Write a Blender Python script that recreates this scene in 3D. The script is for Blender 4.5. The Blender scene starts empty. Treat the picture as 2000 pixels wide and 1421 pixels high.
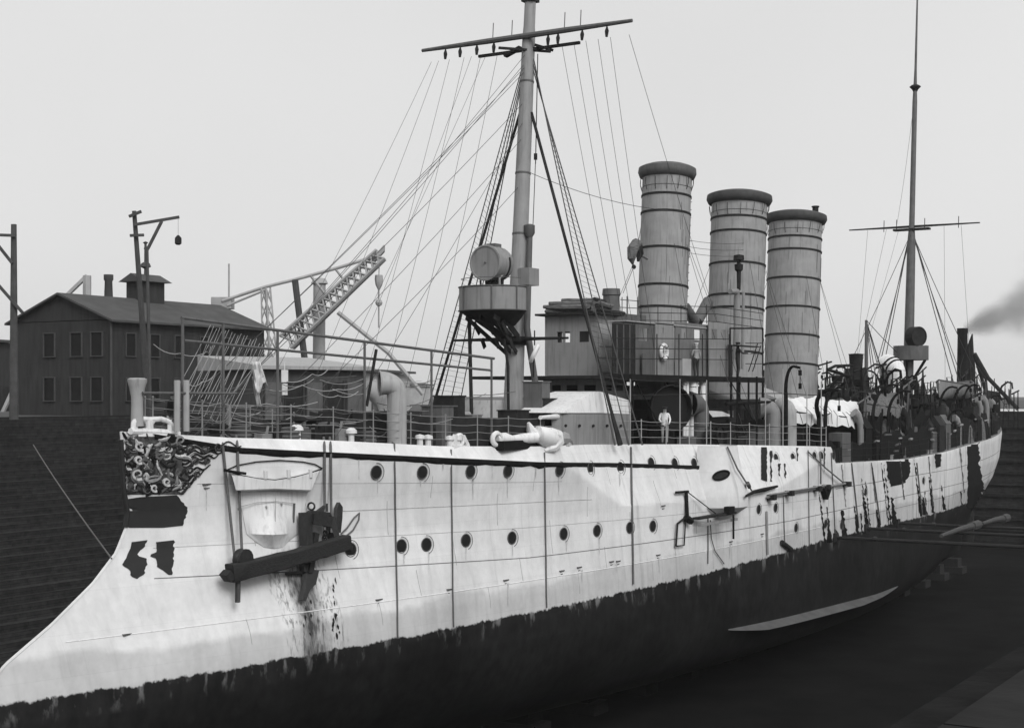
import bpy, bmesh, math, random
from mathutils import Vector, Matrix, noise
from mathutils.bvhtree import BVHTree
random.seed(7)
scene = bpy.context.scene
col = scene.collection
V = Vector
# ---------------------------------------------------------------- camera
# world: X = aft from the stem head, Y = starboard, Z = up (0 = water line); metres
F, H, CX = 2950.0, 772.0, 1000.0                 # photo pixels (2000 wide)
TH = math.radians(31.15); S, C = math.sin(TH), math.cos(TH)
CAM = V((-33.3, -34.1, 8.1))
cd = bpy.data.cameras.new('camera'); cam = bpy.data.objects.new('camera', cd); col.objects.link(cam)
cam.location = CAM; cam.rotation_euler = (math.pi/2, 0, math.atan2(-C, S))
cd.sensor_width = 36; cd.lens = 36*F/2000; cd.shift_y = (H-710.5)/2000
cd.clip_start = .3; cd.clip_end = 6000
scene.camera = cam
# ---------------------------------------------------------------- sky, sun, exposure (overcast)
SUN_EL, SUN_AZ = math.radians(38), math.atan2(-.85, -.53)      # direction TOWARDS the sun: ahead and to port
w = bpy.data.worlds.new('World'); scene.world = w; w.use_nodes = True
nt = w.node_tree; nt.nodes.clear()
def wn(t, **k):
    n = nt.nodes.new(t)
    for a, b in k.items(): setattr(n, a, b)
    return n
sky = wn('ShaderNodeTexSky', sky_type='NISHITA', sun_disc=False, sun_elevation=SUN_EL,
         sun_rotation=math.pi/2-SUN_AZ, air_density=1.0, dust_density=4.0)
bw = wn('ShaderNodeRGBToBW'); nt.links.new(sky.outputs[0], bw.inputs[0])
tc = wn('ShaderNodeTexCoord'); nz = wn('ShaderNodeTexNoise'); nz.inputs['Scale'].default_value = 1.6; nz.inputs['Detail'].default_value = 4
nt.links.new(tc.outputs['Generated'], nz.inputs['Vector'])
cl = wn('ShaderNodeMapRange'); cl.inputs[3].default_value = 5.6; cl.inputs[4].default_value = 7.6    # cloud deck, in sky units
nt.links.new(nz.outputs[0], cl.inputs[0])
mx = wn('ShaderNodeMix', data_type='FLOAT'); mx.inputs[0].default_value = .86
nt.links.new(bw.outputs[0], mx.inputs[2]); nt.links.new(cl.outputs[0], mx.inputs[3])
bg = wn('ShaderNodeBackground'); bg.inputs[1].default_value = .1
nt.links.new(mx.outputs[0], bg.inputs[0])
wo = wn('ShaderNodeOutputWorld'); nt.links.new(bg.outputs[0], wo.inputs[0])
sl = bpy.data.lights.new('sun', 'SUN'); sl.energy = 1.5; sl.angle = math.radians(28); sl.color = (1, 1, 1)
so = bpy.data.objects.new('sun', sl); col.objects.link(so)
so.rotation_euler = V((math.cos(SUN_EL)*math.cos(SUN_AZ), math.cos(SUN_EL)*math.sin(SUN_AZ), math.sin(SUN_EL))).to_track_quat('Z', 'Y').to_euler()
so.location = (-60, -60, 80)
scene.render.engine = 'CYCLES'
scene.view_settings.view_transform = 'Standard'; scene.view_settings.look = 'None'
scene.view_settings.exposure = .32; scene.view_settings.gamma = 1
scene.render.resolution_x, scene.render.resolution_y = 1024, 727
# ---------------------------------------------------------------- pixel helpers
def ray(px, py): r = (px-CX)/F; return V((C+r*S, S-r*C, (H-py)/F))
def P(px, py, **k):
    d = ray(px, py); (a, v), = k.items()
    i = 'xyzd'.index(a); t = v if a == 'd' else (v-CAM[i])/d[i]
    return CAM+d*t
def it(x, tab):
    if x <= tab[0][0]: return tab[0][1]
    for (a, b), (c, d) in zip(tab, tab[1:]):
        if x <= c: return b+(d-b)*(x-a)/(c-a)
    return tab[-1][1]
# ---------------------------------------------------------------- materials (the plate is monochrome: all greys)
def nd(t, kind, **k):
    n = t.nodes.new(kind)
    for a, b in k.items(): setattr(n, a, b)
    return n
MATS = {}
def mat(name, g, rough=.7, amp=.18, scale=3.0, bump=.0, stretch=(1, 1, 1), metal=0, streak=0.0, spec=.4):
    m = bpy.data.materials.new(name); m.use_nodes = True; t = m.node_tree; b = t.nodes['Principled BSDF']
    b.inputs['Roughness'].default_value = rough; b.inputs['Metallic'].default_value = metal
    b.inputs['Specular IOR Level'].default_value = spec
    tcn = nd(t, 'ShaderNodeTexCoord'); mp = nd(t, 'ShaderNodeMapping'); mp.inputs['Scale'].default_value = stretch
    t.links.new(tcn.outputs['Object'], mp.inputs[0])
    n = nd(t, 'ShaderNodeTexNoise'); n.inputs['Scale'].default_value = scale; n.inputs['Detail'].default_value = 6
    t.links.new(mp.outputs[0], n.inputs['Vector'])
    r = nd(t, 'ShaderNodeMapRange'); r.inputs[1].default_value = .25; r.inputs[2].default_value = .75
    r.inputs[3].default_value = g*(1-amp); r.inputs[4].default_value = min(.9, g*(1+amp))
    t.links.new(n.outputs[0], r.inputs[0])
    out = r.outputs[0]
    if streak:
        mp2 = nd(t, 'ShaderNodeMapping'); mp2.inputs['Scale'].default_value = (5, 5, .35)
        t.links.new(tcn.outputs['Object'], mp2.inputs[0])
        n2 = nd(t, 'ShaderNodeTexNoise'); n2.inputs['Scale'].default_value = 1.5; n2.inputs['Detail'].default_value = 5
        t.links.new(mp2.outputs[0], n2.inputs['Vector'])
        r2 = nd(t, 'ShaderNodeMapRange'); r2.inputs[1].default_value = .5; r2.inputs[2].default_value = .72
        r2.inputs[3].default_value = 1; r2.inputs[4].default_value = 1-streak
        t.links.new(n2.outputs[0], r2.inputs[0])
        mu = nd(t, 'ShaderNodeMath', operation='MULTIPLY'); t.links.new(out, mu.inputs[0]); t.links.new(r2.outputs[0], mu.inputs[1]); out = mu.outputs[0]
    t.links.new(out, b.inputs['Base Color'])
    if bump:
        bp = nd(t, 'ShaderNodeBump'); bp.inputs['Strength'].default_value = bump; bp.inputs['Distance'].default_value = .05
        t.links.new(n.outputs[0], bp.inputs['Height']); t.links.new(bp.outputs[0], b.inputs['Normal'])
    MATS[name] = m; return m
mat('white', .74, .55, .08, 2.0, streak=.25)
mat('grey', .24, .6, .1, 2.0, streak=.3)
mat('lgrey', .36, .6, .1, 2.0, streak=.3)
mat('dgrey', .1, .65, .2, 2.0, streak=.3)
mat('funnel', .29, .7, .14, 1.6, streak=.28)
mat('cap', .06, .7, .25, 3)
mat('mast', .27, .6, .1, 1.5, streak=.25)
mat('mgrey', .15, .65, .2, 2.0, streak=.3)
mat('black', .009, .8, .5, 4, spec=.12)
mat('dark', .022, .8, .45, 3, spec=.15)
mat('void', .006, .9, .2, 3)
mat('iron', .02, .5, .4, 8, bump=.3)
mat('rope', .11, .9, .3, 20)
mat('wire', .05, .7, .2, 5)
mat('timber', .018, .9, .6, 6, stretch=(1, 6, 6), bump=.4)
mat('deckwood', .17, .8, .2, 4)
mat('canvas', .72, .9, .1, 2.5, bump=.35)
mat('hammock', .12, .95, .5, 5, stretch=(1, 1, 4), bump=.6)
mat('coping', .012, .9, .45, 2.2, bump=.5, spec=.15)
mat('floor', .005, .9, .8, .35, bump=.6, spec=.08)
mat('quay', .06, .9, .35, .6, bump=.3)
mat('wallwood', .025, .9, .4, 1.2, stretch=(3, 3, .5))
mat('roof', .06, .9, .25, 1.0)
mat('frame', .06, .7, .15, 4)
mat('glass', .012, .5, .3, 2, spec=.12)
mat('hazed_grey', .34, .7, .2, 1)  # crane and far-shed grey, lightened to paint in the distance haze
mat('pole', .06, .9, .3, 2)
mat('skin', .4, .6, .05, 5)
mat('cloth_white', .72, .9, .1, 8, bump=.3)
mat('cloth_grey', .32, .9, .15, 8, bump=.3)
mat('cloth_dark', .03, .9, .3, 8)
mat('ornlight', .45, .6, .45, 9, bump=.5)
mat('orndark', .05, .6, 1.0, 7, bump=.8)
mat('primer', .014, .7, .3, 2.5)
mat('shed', .06, .9, .25, 1.2, stretch=(3, 3, .6))
mat('bilge', .09, .7, .3, 1.5)

def hull_material():
    m = bpy.data.materials.new('hull_paint'); m.use_nodes = True; t = m.node_tree; b = t.nodes['Principled BSDF']
    L = t.links.new
    def math_(op, a, c, clamp=False):
        n = nd(t, 'ShaderNodeMath', operation=op); n.use_clamp = clamp
        for i, q in enumerate((a, c)):
            if q is None: continue
            if isinstance(q, (int, float)): n.inputs[i].default_value = q
            else: L(q, n.inputs[i])
        return n.outputs[0]
    def rng(x, a, c, d, e):
        n = nd(t, 'ShaderNodeMapRange')
        for i, q in enumerate((a, c, d, e)): n.inputs[i+1].default_value = q
        L(x, n.inputs[0]); return n.outputs[0]
    g = nd(t, 'ShaderNodeNewGeometry'); sp = nd(t, 'ShaderNodeSeparateXYZ'); L(g.outputs['Position'], sp.inputs[0])
    def nse(sc, stretch, det=5):
        mp = nd(t, 'ShaderNodeMapping'); mp.inputs['Scale'].default_value = stretch; L(g.outputs['Position'], mp.inputs[0])
        n = nd(t, 'ShaderNodeTexNoise'); n.inputs['Scale'].default_value = sc; n.inputs['Detail'].default_value = det
        n.inputs['Roughness'].default_value = .6
        L(mp.outputs[0], n.inputs['Vector']); return n.outputs[0]
    x, y, z = sp.outputs
    RX0, RX1 = 4.95, 7.1
    big = nse(.28, (1, 1, 1), 4); rag = nse(.9, (1, 1, .5), 6); fine = nse(5, (1, 1, 1), 4)
    st = nse(1.3, (3.2, 1, .12), 5); st2 = nse(.8, (5, 1, .2), 4)
    white = rng(big, .3, .7, .62, .8)
    white = math_('MULTIPLY', white, rng(fine, .3, .7, .95, 1.03))
    bk = nd(t, 'ShaderNodeTexBrick'); cmb = nd(t, 'ShaderNodeCombineXYZ'); L(x, cmb.inputs[0]); L(z, cmb.inputs[1]); L(cmb.outputs[0], bk.inputs['Vector'])
    bk.inputs['Color1'].default_value = (.97, .97, .97, 1); bk.inputs['Color2'].default_value = (1.02, 1.02, 1.02, 1); bk.inputs['Mortar'].default_value = (.9, .9, .9, 1)
    bk.inputs['Scale'].default_value = 1; bk.inputs['Mortar Size'].default_value = .008; bk.inputs['Mortar Smooth'].default_value = .3; bk.inputs['Brick Width'].default_value = 5.2; bk.inputs['Row Height'].default_value = 1.15
    white = math_('MULTIPLY', white, bk.outputs['Color'])
    white = math_('MULTIPLY', white, rng(nse(1.1, (1.6, 1, .45), 7), .42, .72, 1.02, .87))
    # grimy boot-topping band
    zp = rng(x, 0, 45, -.5, .36)
    dz = math_('SUBTRACT', z, zp)
    dz1 = math_('ADD', dz, rng(big, .3, .7, -.25, .25))
    white = math_('MULTIPLY', white, rng(dz1, .95, 1.15, .78, 1.0))
    # run-down streaks, heavier aft
    sk = rng(st, .56, .72, 0, 1); sk = math_('MULTIPLY', sk, rng(x, 5, 75, .07, .5))
    white = math_('MULTIPLY', white, math_('SUBTRACT', 1.0, sk))
    s2 = rng(st2, .58, .66, 0, 1); aft = rng(x, 42, 60, 0, 1); low = rng(dz, .2, 1.9, 1, 0)
    s2 = math_('MULTIPLY', math_('MULTIPLY', s2, aft), low)
    white = math_('MULTIPLY', white, math_('SUBTRACT', 1.0, math_('MULTIPLY', s2, .9)))
    # rust run and bare plate where the anchor and cable scrape (4-6 m abaft the stem, below the anchor)
    xr_ = math_('ADD', x, rng(nse(1.4, (1, 1, .6), 5), .25, .75, -.35, .35))
    rz = math_('MULTIPLY', rng(z, 3.3, 2.3, 0, 1), rng(y, -.2, -.6, 0, 1))
    core = math_('MULTIPLY', math_('MULTIPLY', rng(xr_, RX0+.35, RX0+.8, 0, 1), rng(xr_, RX1-.55, RX1-1.0, 0, 1)), rz)
    wide = math_('MULTIPLY', math_('MULTIPLY', rng(xr_, RX0-.15, RX0+.1, 0, 1), rng(xr_, RX1+.15, RX1-.1, 0, 1)), rz)
    pit = rng(nse(2.2, (4, 4, .5), 6), .5, .62, 0, 1)
    white = math_('MULTIPLY', white, math_('SUBTRACT', 1.0, math_('MULTIPLY', wide, math_('MULTIPLY', pit, .6))))
    white = math_('MULTIPLY', white, math_('SUBTRACT', 1.0, math_('MULTIPLY', core, rng(nse(1.5, (3, 3, .2), 5), .35, .65, .45, .9))))
    # anti-fouling below a ragged edge
    edge = math_('ADD', math_('ADD', dz, rng(rag, .25, .75, -.09, .09)), rng(nse(5, (1, 1, .7), 5), .3, .7, -.06, .06))
    msk = rng(edge, -.03, .03, 0, 1)
    fr = math_('MULTIPLY', rng(nse(1.6, (1.3, 1, .5), 6), .56, .66, 0, 1), rng(dz, -.75, -.1, 0, 1))
    dark = math_('MULTIPLY', rng(big, .3, .7, .008, .02), rng(nse(2.5, (1, 1, .6), 6), .3, .7, .6, 1.4))
    dark = math_('ADD', dark, math_('MULTIPLY', fr, .16))
    mxn = nd(t, 'ShaderNodeMix', data_type='FLOAT'); L(msk, mxn.inputs[0]); L(dark, mxn.inputs[2]); L(white, mxn.inputs[3])
    L(mxn.outputs[0], b.inputs['Base Color']); b.inputs['Roughness'].default_value = .55
    b.inputs['Specular IOR Level'].default_value = .18
    bp = nd(t, 'ShaderNodeBump'); bp.inputs['Strength'].default_value = .25; bp.inputs['Distance'].default_value = .06
    L(nse(.9, (1, 1, 1), 2), bp.inputs['Height']); L(bp.outputs[0], b.inputs['Normal'])
    MATS['hull'] = m
hull_material()
def rust_material():
    m = mat('rust', .3, .8, .8, 2.2, stretch=(3.5, 3.5, .35)); return m
def stone_material():
    m = mat('stone', .026, .95, .45, 2.5, bump=.8, spec=.06); t = m.node_tree; b = t.nodes['Principled BSDF']; L = t.links.new
    src = b.inputs['Base Color'].links[0].from_socket
    g = nd(t, 'ShaderNodeNewGeometry'); mp = nd(t, 'ShaderNodeMapping'); mp.inputs['Rotation'].default_value = (math.pi/2, 0, 0); L(g.outputs['Position'], mp.inputs[0])
    bk = nd(t, 'ShaderNodeTexBrick'); L(mp.outputs[0], bk.inputs['Vector']); bk.inputs['Scale'].default_value = 1
    bk.inputs['Color1'].default_value = (.8, .8, .8, 1); bk.inputs['Color2'].default_value = (1.2, 1.2, 1.2, 1); bk.inputs['Mortar'].default_value = (.4, .4, .4, 1)
    bk.inputs['Brick Width'].default_value = 2.2; bk.inputs['Row Height'].default_value = .177; bk.inputs['Mortar Size'].default_value = .012
    mu = nd(t, 'ShaderNodeMath', operation='MULTIPLY'); L(src, mu.inputs[0]); L(bk.outputs['Color'], mu.inputs[1]); L(mu.outputs[0], b.inputs['Base Color'])
stone_material()
rust_material()
# ---------------------------------------------------------------- mesh builder
def frame_of(d):
    d = d.normalized(); a = V((0, 0, 1)) if abs(d.z) < .9 else V((1, 0, 0))
    u = d.cross(a).normalized(); return u, u.cross(d).normalized()
class MB:
    def __init__(s): s.v = []; s.f = []; s.m = []; s.sm = []
    def add(s, vs, fs, m=0, smooth=False):
        o = len(s.v); s.v += [V(p) for p in vs]
        for f in fs: s.f.append([o+i for i in f]); s.m.append(m); s.sm.append(smooth)
        return s
    def box(s, a, b, m=0):
        (x0, y0, z0), (x1, y1, z1) = a, b
        return s.add([(x0, y0, z0), (x1, y0, z0), (x1, y1, z0), (x0, y1, z0), (x0, y0, z1), (x1, y0, z1), (x1, y1, z1), (x0, y1, z1)],
                     [(3, 2, 1, 0), (4, 5, 6, 7), (0, 1, 5, 4), (1, 2, 6, 5), (2, 3, 7, 6), (3, 0, 4, 7)], m)
    def obox(s, o, ux, uy, uz, m=0):            # oriented box: corner and three edge vectors
        o, ux, uy, uz = map(V, (o, ux, uy, uz))
        p = [o, o+ux, o+ux+uy, o+uy]; return s.add(p+[q+uz for q in p], [(3, 2, 1, 0), (4, 5, 6, 7), (0, 1, 5, 4), (1, 2, 6, 5), (2, 3, 7, 6), (3, 0, 4, 7)], m)
    def bar(s, a, b, wd, ht, m=0):               # rectangular bar between two points
        a, b = V(a), V(b); u, v = frame_of(b-a)
        return s.obox(a-u*wd/2-v*ht/2, b-a, u*wd, v*ht, m)
    def tube(s, pts, r, n=6, m=0, cap=True, smooth=True):
        pts = [V(p) for p in pts]; k = len(pts)
        rs = r if isinstance(r, (list, tuple)) else [r]*k
        vs = []; pu = None
        for i, p in enumerate(pts):
            d = (pts[min(i+1, k-1)]-pts[max(i-1, 0)])
            if d.length < 1e-6: d = V((0, 0, 1))
            u, v = frame_of(d)
            if pu is not None:
                dn = d.normalized(); u = (pu-dn*pu.dot(dn))
                u = u.normalized() if u.length > 1e-4 else frame_of(d)[0]; v = u.cross(dn)
            pu = u
            for j in range(n):
                a = 2*math.pi*j/n; vs.append(p+(u*math.cos(a)+v*math.sin(a))*rs[i])
        fs = [(i*n+j, i*n+(j+1) % n, (i+1)*n+(j+1) % n, (i+1)*n+j) for i in range(k-1) for j in range(n)]
        s.add(vs, fs, m, smooth)
        if cap:
            o = len(s.v)-k*n
            s.f.append([o+j for j in range(n)]); s.f.append([o+(k-1)*n+j for j in reversed(range(n))]); s.m += [m, m]; s.sm += [False, False]
        return s
    def lathe(s, c, axis, prof, n=20, m=0, smooth=True, a0=0, a1=2*math.pi):   # prof: (radius, height)
        c, d = V(c), V(axis).normalized(); u, v = frame_of(d); full = abs(a1-a0-2*math.pi) < 1e-6; nn = n if full else n+1; vs = []
        for r, h in prof:
            for j in range(nn):
                a = a0+(a1-a0)*j/n; vs.append(c+d*h+(u*math.cos(a)+v*math.sin(a))*r)
        fs = [(i*nn+j, i*nn+(j+1) % nn, (i+1)*nn+(j+1) % nn, (i+1)*nn+j) for i in range(len(prof)-1) for j in range(n)]
        return s.add(vs, fs, m, smooth)
    def prism(s, poly, vec, m=0):
        poly = [V(p) for p in poly]; vec = V(vec); n = len(poly)
        return s.add(poly+[p+vec for p in poly], [list(range(n))[::-1], list(range(n, 2*n))]+[(i, (i+1) % n, n+(i+1) % n, n+i) for i in range(n)], m)
    def grid(s, rows, m=0, smooth=True, closed=False):
        k = len(rows[0]); vs = [p for r in rows for p in r]
        return s.add(vs, [(i*k+j, i*k+(j+1) % k, (i+1)*k+(j+1) % k, (i+1)*k+j) for i in range(len(rows)-1) for j in range(k if closed else k-1)], m, smooth)
    def ball(s, c, r, m=0, n=10, sz=(1, 1, 1)):
        c = V(c); vs = []; k = n//2+1
        rows = [[c+V((sz[0]*r*math.sin(math.pi*i/(k-1))*math.cos(2*math.pi*j/n), sz[1]*r*math.sin(math.pi*i/(k-1))*math.sin(2*math.pi*j/n), sz[2]*r*math.cos(math.pi*i/(k-1)))) for j in range(n)] for i in range(k)]
        return s.grid(rows, m, True, True)
    def torus(s, c, axis, R, r, n=18, k=6, m=0, a0=0, a1=2*math.pi):
        c = V(c); u, v = frame_of(V(axis)); full = abs(a1-a0-2*math.pi) < 1e-6
        pts = [c+(u*math.cos(a0+(a1-a0)*i/n)+v*math.sin(a0+(a1-a0)*i/n))*R for i in range(n+1)]
        return s.tube(pts, r, k, m, cap=not full)
WO = {}
def link(o, parent, wloc):
    col.objects.link(o)
    if parent is not None: o.parent = parent; o.location = wloc-WO[parent.name]
    else: o.location = wloc
    WO[o.name] = wloc.copy(); return o
def tag(o, label=None, cat=None, group=None, kind=None):
    if label: o['label'] = label
    if cat: o['category'] = cat
    if group: o['group'] = group
    if kind: o['kind'] = kind
    return o
def build(name, mb, mats, parent=None, label=None, cat=None, group=None, kind=None, org=None, sharp=None):
    if isinstance(mats, str): mats = [mats]
    vs = mb.v
    if org is None:
        lo = [min(p[i] for p in vs) for i in range(3)]; hi = [max(p[i] for p in vs) for i in range(3)]
        org = V(((lo[0]+hi[0])/2, (lo[1]+hi[1])/2, lo[2]))
    me = bpy.data.meshes.new(name); me.from_pydata([p-org for p in vs], [], mb.f); me.update()
    for q in mats: me.materials.append(MATS[q])
    me.polygons.foreach_set('material_index', mb.m); me.polygons.foreach_set('use_smooth', mb.sm)
    bm = bmesh.new(); bm.from_mesh(me); bmesh.ops.recalc_face_normals(bm, faces=bm.faces); bm.to_mesh(me); bm.free()
    me.set_sharp_from_angle(angle=math.radians(sharp if sharp else 40))
    o = bpy.data.objects.new(name, me); link(o, parent, org)
    return tag(o, label, cat, group, kind)
def empty(name, loc, label, cat, group=None):
    o = bpy.data.objects.new(name, None); o.empty_display_size = .3; link(o, None, V(loc)); return tag(o, label, cat, group)
def inst(src, name, M, parent):                 # M: world matrix; shares mesh data
    o = bpy.data.objects.new(name, src); col.objects.link(o)
    o.parent = parent; o.matrix_local = Matrix.Translation(-WO[parent.name]) @ M
    WO[o.name] = M.to_translation(); return o
def mesh_of(name, mb, mats):
    o = build(name, mb, mats, org=V((0, 0, 0))); me = o.data; bpy.data.objects.remove(o); return me

# ================================================================ SETTING
QZ, FZ = 6.75, -6.7
YP, YS, XA, XF = -32.5, 39.8, 122.0, -75.0     # dock edges
mb = MB(); R_ = 1400
xsn, ysn = [-R_, XF, XA, R_], [-R_, YP, YS, R_]
for i in range(3):
    for j in range(3):
        if i == 1 and j == 1: continue
        mb.add([(xsn[i], ysn[j], QZ), (xsn[i+1], ysn[j], QZ), (xsn[i+1], ysn[j+1], QZ), (xsn[i], ysn[j+1], QZ)], [(0, 1, 2, 3)])
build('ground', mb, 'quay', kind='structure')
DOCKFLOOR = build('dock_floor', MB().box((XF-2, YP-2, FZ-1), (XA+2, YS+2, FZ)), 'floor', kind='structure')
NST, RISE, TREAD = 38, (QZ-FZ)/38, .5
for nm, y0, sg in (('dock_wall_starboard', YS, 1), ('dock_wall_port', YP, -1)):
    yw = y0+sg*.3
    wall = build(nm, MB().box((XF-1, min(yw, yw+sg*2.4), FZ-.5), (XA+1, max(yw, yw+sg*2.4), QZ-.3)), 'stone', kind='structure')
    trd = TREAD if sg > 0 else .27
    for k in range(NST):
        d0 = trd*(NST-1-k)+random.uniform(-.16, .16) if k < NST-1 else 0
        z0 = FZ+k*RISE
        inner, outer = y0-sg*(d0+.3), yw
        build('altar_step', MB().box((XF, min(inner, outer), z0+.004), (XA, max(inner, outer), z0+RISE-.02*(k == NST-1))), 'stone', wall)
endw = build('dock_wall_head', MB().box((XA, YP, FZ), (XA+2, YS, QZ-.25)), 'stone', kind='structure')
for k in range(12):
    y = -31+k*6.0
    build('fender_pile', MB().box((XA-.5, y, FZ), (XA-.003, y+.6, QZ-.5)), 'timber', endw)
for k in range(10):
    z = FZ+1.2+k*1.15
    build('waling', MB().box((XA-.22, YP+.4, z), (XA-.006, YS-.4, z+.3)), 'stone', endw)
bld = build('dock_head_sill', MB().box((XF-2, YP, FZ), (XF, YS, QZ-.25)), 'stone', kind='structure')
cop = build('dock_coping', MB().box((XF, YP-1.0, QZ-.3), (XA, YP-.95, QZ+.02)), 'coping', kind='structure')
stone = mesh_of('coping_stone', MB().box((.012, -.95, -.35), (1.588, .06, .03)), 'coping')
for k in range(60): inst(stone, 'coping_stone', Matrix.Translation((-40+k*1.6, YP, QZ)), cop)
cop2 = build('dock_coping_far', MB().box((XF, YS+.95, QZ-.3), (XA, YS+1, QZ+.02)), 'coping', kind='structure')
stone2 = mesh_of('coping_stone', MB().box((.02, -.06, -.35), (2.98, .95, .03)), 'coping')
for k in range(64): inst(stone2, 'coping_stone', Matrix.Translation((XF+.5+k*3.0, YS, QZ)), cop2)
# ================================================================ SHIP: hull
ZT = [(-6, 7.0), (0, 7.0), (3.9, 6.73), (7.2, 6.6), (12.6, 6.25), (17.6, 6.11), (21.5, 6.08), (30, 5.87), (44, 5.4), (46, 5.3), (46.5, 4.4), (60, 4.15), (68, 4.3), (75, 4.6), (90, 5.0), (109, 5.7)]
ZD = [(-6, 6.9), (1, 6.86), (3.9, 6.36), (7.2, 6.13), (12.6, 5.77), (17.6, 5.45), (23.3, 5.21), (30.8, 4.81), (46, 4.5), (46.5, 4.2), (60, 4.0), (75, 4.3), (109, 5.2)]
XS = [(-5.45, 2.0), (-4.2, -3.0), (-3, -5.0), (-2, -5.9), (-1.2, -6.0), (-.5, -5.6), (.54, -4.4), (1.45, -2.72), (2.47, -1.15), (3.3, -.22), (4.04, .2), (4.5, .3), (5.15, .16), (6.1, .08), (7, 0)]
XE = [(-5.45, 97), (-1, 100), (.3, 103), (1.5, 106), (3, 108), (5.7, 109)]
zt = lambda x: it(x, ZT); zd = lambda x: it(x, ZD)
CRE = [(19.1, 5.4), (23.2, 3.45), (37, 3.3), (46, 4.9)]
def hb(x, z):                                     # half breadth
    l1 = x-it(z, XS); l2 = it(z, XE)-x
    le = it(z, [(-5.4, 46), (0, 44), (7, 40)]); p = it(z, [(-5, 1.7), (0, 1.95), (4, 2.15), (7, 2.3)])
    e = 1-max(0, 1-max(l1, 0)/le)**p
    lr = it(z, [(-5.4, 46), (0, 42), (5, 40)]); r = 1-max(0, 1-max(l2, 0)/lr)**2.3
    b = 6.55*min(e, r) if e < .999 or r < .999 else 6.55
    if z < 0:
        n = it(x, [(-5, 1.4), (10, 1.7), (30, 4), (55, 5), (80, 2.2), (100, 1.3)])
        b *= max(0, 1-(min(-z, 5.45)/5.46)**n)**(1/n)
    d = zd(x)
    if z > d: b -= it(x, [(2, .25), (4, .9), (16, .9), (21, .12), (46, .1), (109, .15)])*(z-d)
    if 19.1 < x < 46:
        cz = it(x, CRE)
        if z > cz: b -= .4*(z-cz)*min(1, (46-x)/5)
    return max(b, .02)
bt = lambda x: hb(x, zt(x)-.001)
ship = empty('cruiser', (50, 0, FZ+.1), 'white three-funnelled cruiser with ram bow, standing in the dry dock', 'warship')
us = [0, .002, .005, .01, .016]+[.016+(i+1)*(.5-.016)/300 for i in range(300)]+[.5+(i+1)*.5/100 for i in range(100)]
# put a pair of stations on the forecastle break
rows = []
NV = 110
for iv in range(NV+6):
    row = []
    for u in us:
        x0 = u*109
        if iv <= NV: z = -5.45+(zd(x0)+5.45)*(iv/NV)
        else: z = zd(x0)+(zt(x0)-zd(x0))*(iv-NV)/5
        a = it(z, XS); x = a+u*(it(z, XE)-a)
        # recompute with true x so sheer follows the deck
        if iv <= NV: z = -5.45+(zd(x)+5.45)*(iv/NV)
        else: z = zd(x)+(zt(x)-zd(x))*(iv-NV)/5
        row.append((x, hb(x, z), z))
    rows.append(row)
mb = MB()
mb.grid([[V((x, -b, z)) for x, b, z in r] for r in rows]); mb.grid([[V((x, b, z)) for x, b, z in r] for r in rows])
hull = build('hull', mb, 'hull', ship, org=V((50, 0, -5.45)), sharp=14)
hv, hf = list(mb.v), list(mb.f)
# stem bar closes the two shells
tp = rows
build('stem_bar', MB().tube([V((r[0][0]+.03, 0, r[0][2])) for r in rows], .05, 6), 'hull', hull)
top = rows[-1]
dk = MB(); n = 0
for i in range(len(top)-1):
    (xa, ba, za), (xb, bb, zb) = top[i], top[i+1]
    dk.add([(xa, -ba+.01, za-.015), (xb, -bb+.01, zb-.015), (xb, bb-.01, zb-.015), (xa, ba-.01, za-.015)], [(0, 1, 2, 3)])
build('deck', dk, 'deckwood', ship)
# midship gun sponson: half-round tower with coned underside
SPX, SPY = 31.75, -5.5
def spo(r, z): return [V((SPX+1.75*r*math.cos(a), SPY-1.85*r*math.sin(a), z)) for a in [math.pi*k/24 for k in range(25)]]
ms = MB(); prof = [(.2, 2.1), (.5, 2.38), (.76, 2.66), (1.0, 2.98), (1.0, 3.3), (.95, 3.9), (.84, 4.6), (.76, 5.3), (.72, 5.79)]
ms.grid([spo(r, z) for r, z in prof])
hv2 = hv+list(ms.v); hf2 = hf+[[i+len(hv) for i in f] for f in ms.f]
spons = build('gun_sponson', ms, 'hull', ship, sharp=30)
HULL = BVHTree.FromPolygons(hv2, hf2)
def hit(px, py, off=0.0):
    d = ray(px, py).normalized(); p, nrm, i, t = HULL.ray_cast(CAM, d)
    if p is None: return None, None
    if nrm.dot(d) > 0: nrm = -nrm
    return p+nrm*min(off, .06)-d*max(0, off-.06), nrm
def edge(px, py, inset=0.0):                       # a point above the port deck edge
    d = ray(px, H); t = 30.0
    while t < 190:
        q = CAM+d*t
        if q.x > -.5 and q.y > -(bt(q.x)-inset): break
        t += .05
    return CAM+ray(px, py)*t
def deckpt(px, inset=0.0): q = edge(px, H, inset); return V((q.x, q.y, zt(q.x)))
def strip(name, pxs, r, m, parent, n=6, off=.01):
    pts = [hit(a, b, off)[0] for a, b in pxs]; return build(name, MB().tube([p for p in pts if p], r, n), m, parent)
def subdiv(pts, k):
    out = []
    for (a, b), (c, d) in zip(pts, pts[1:]): out += [(a+(c-a)*i/k, b+(d-b)*i/k) for i in range(k)]
    return out+[pts[-1]]
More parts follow.
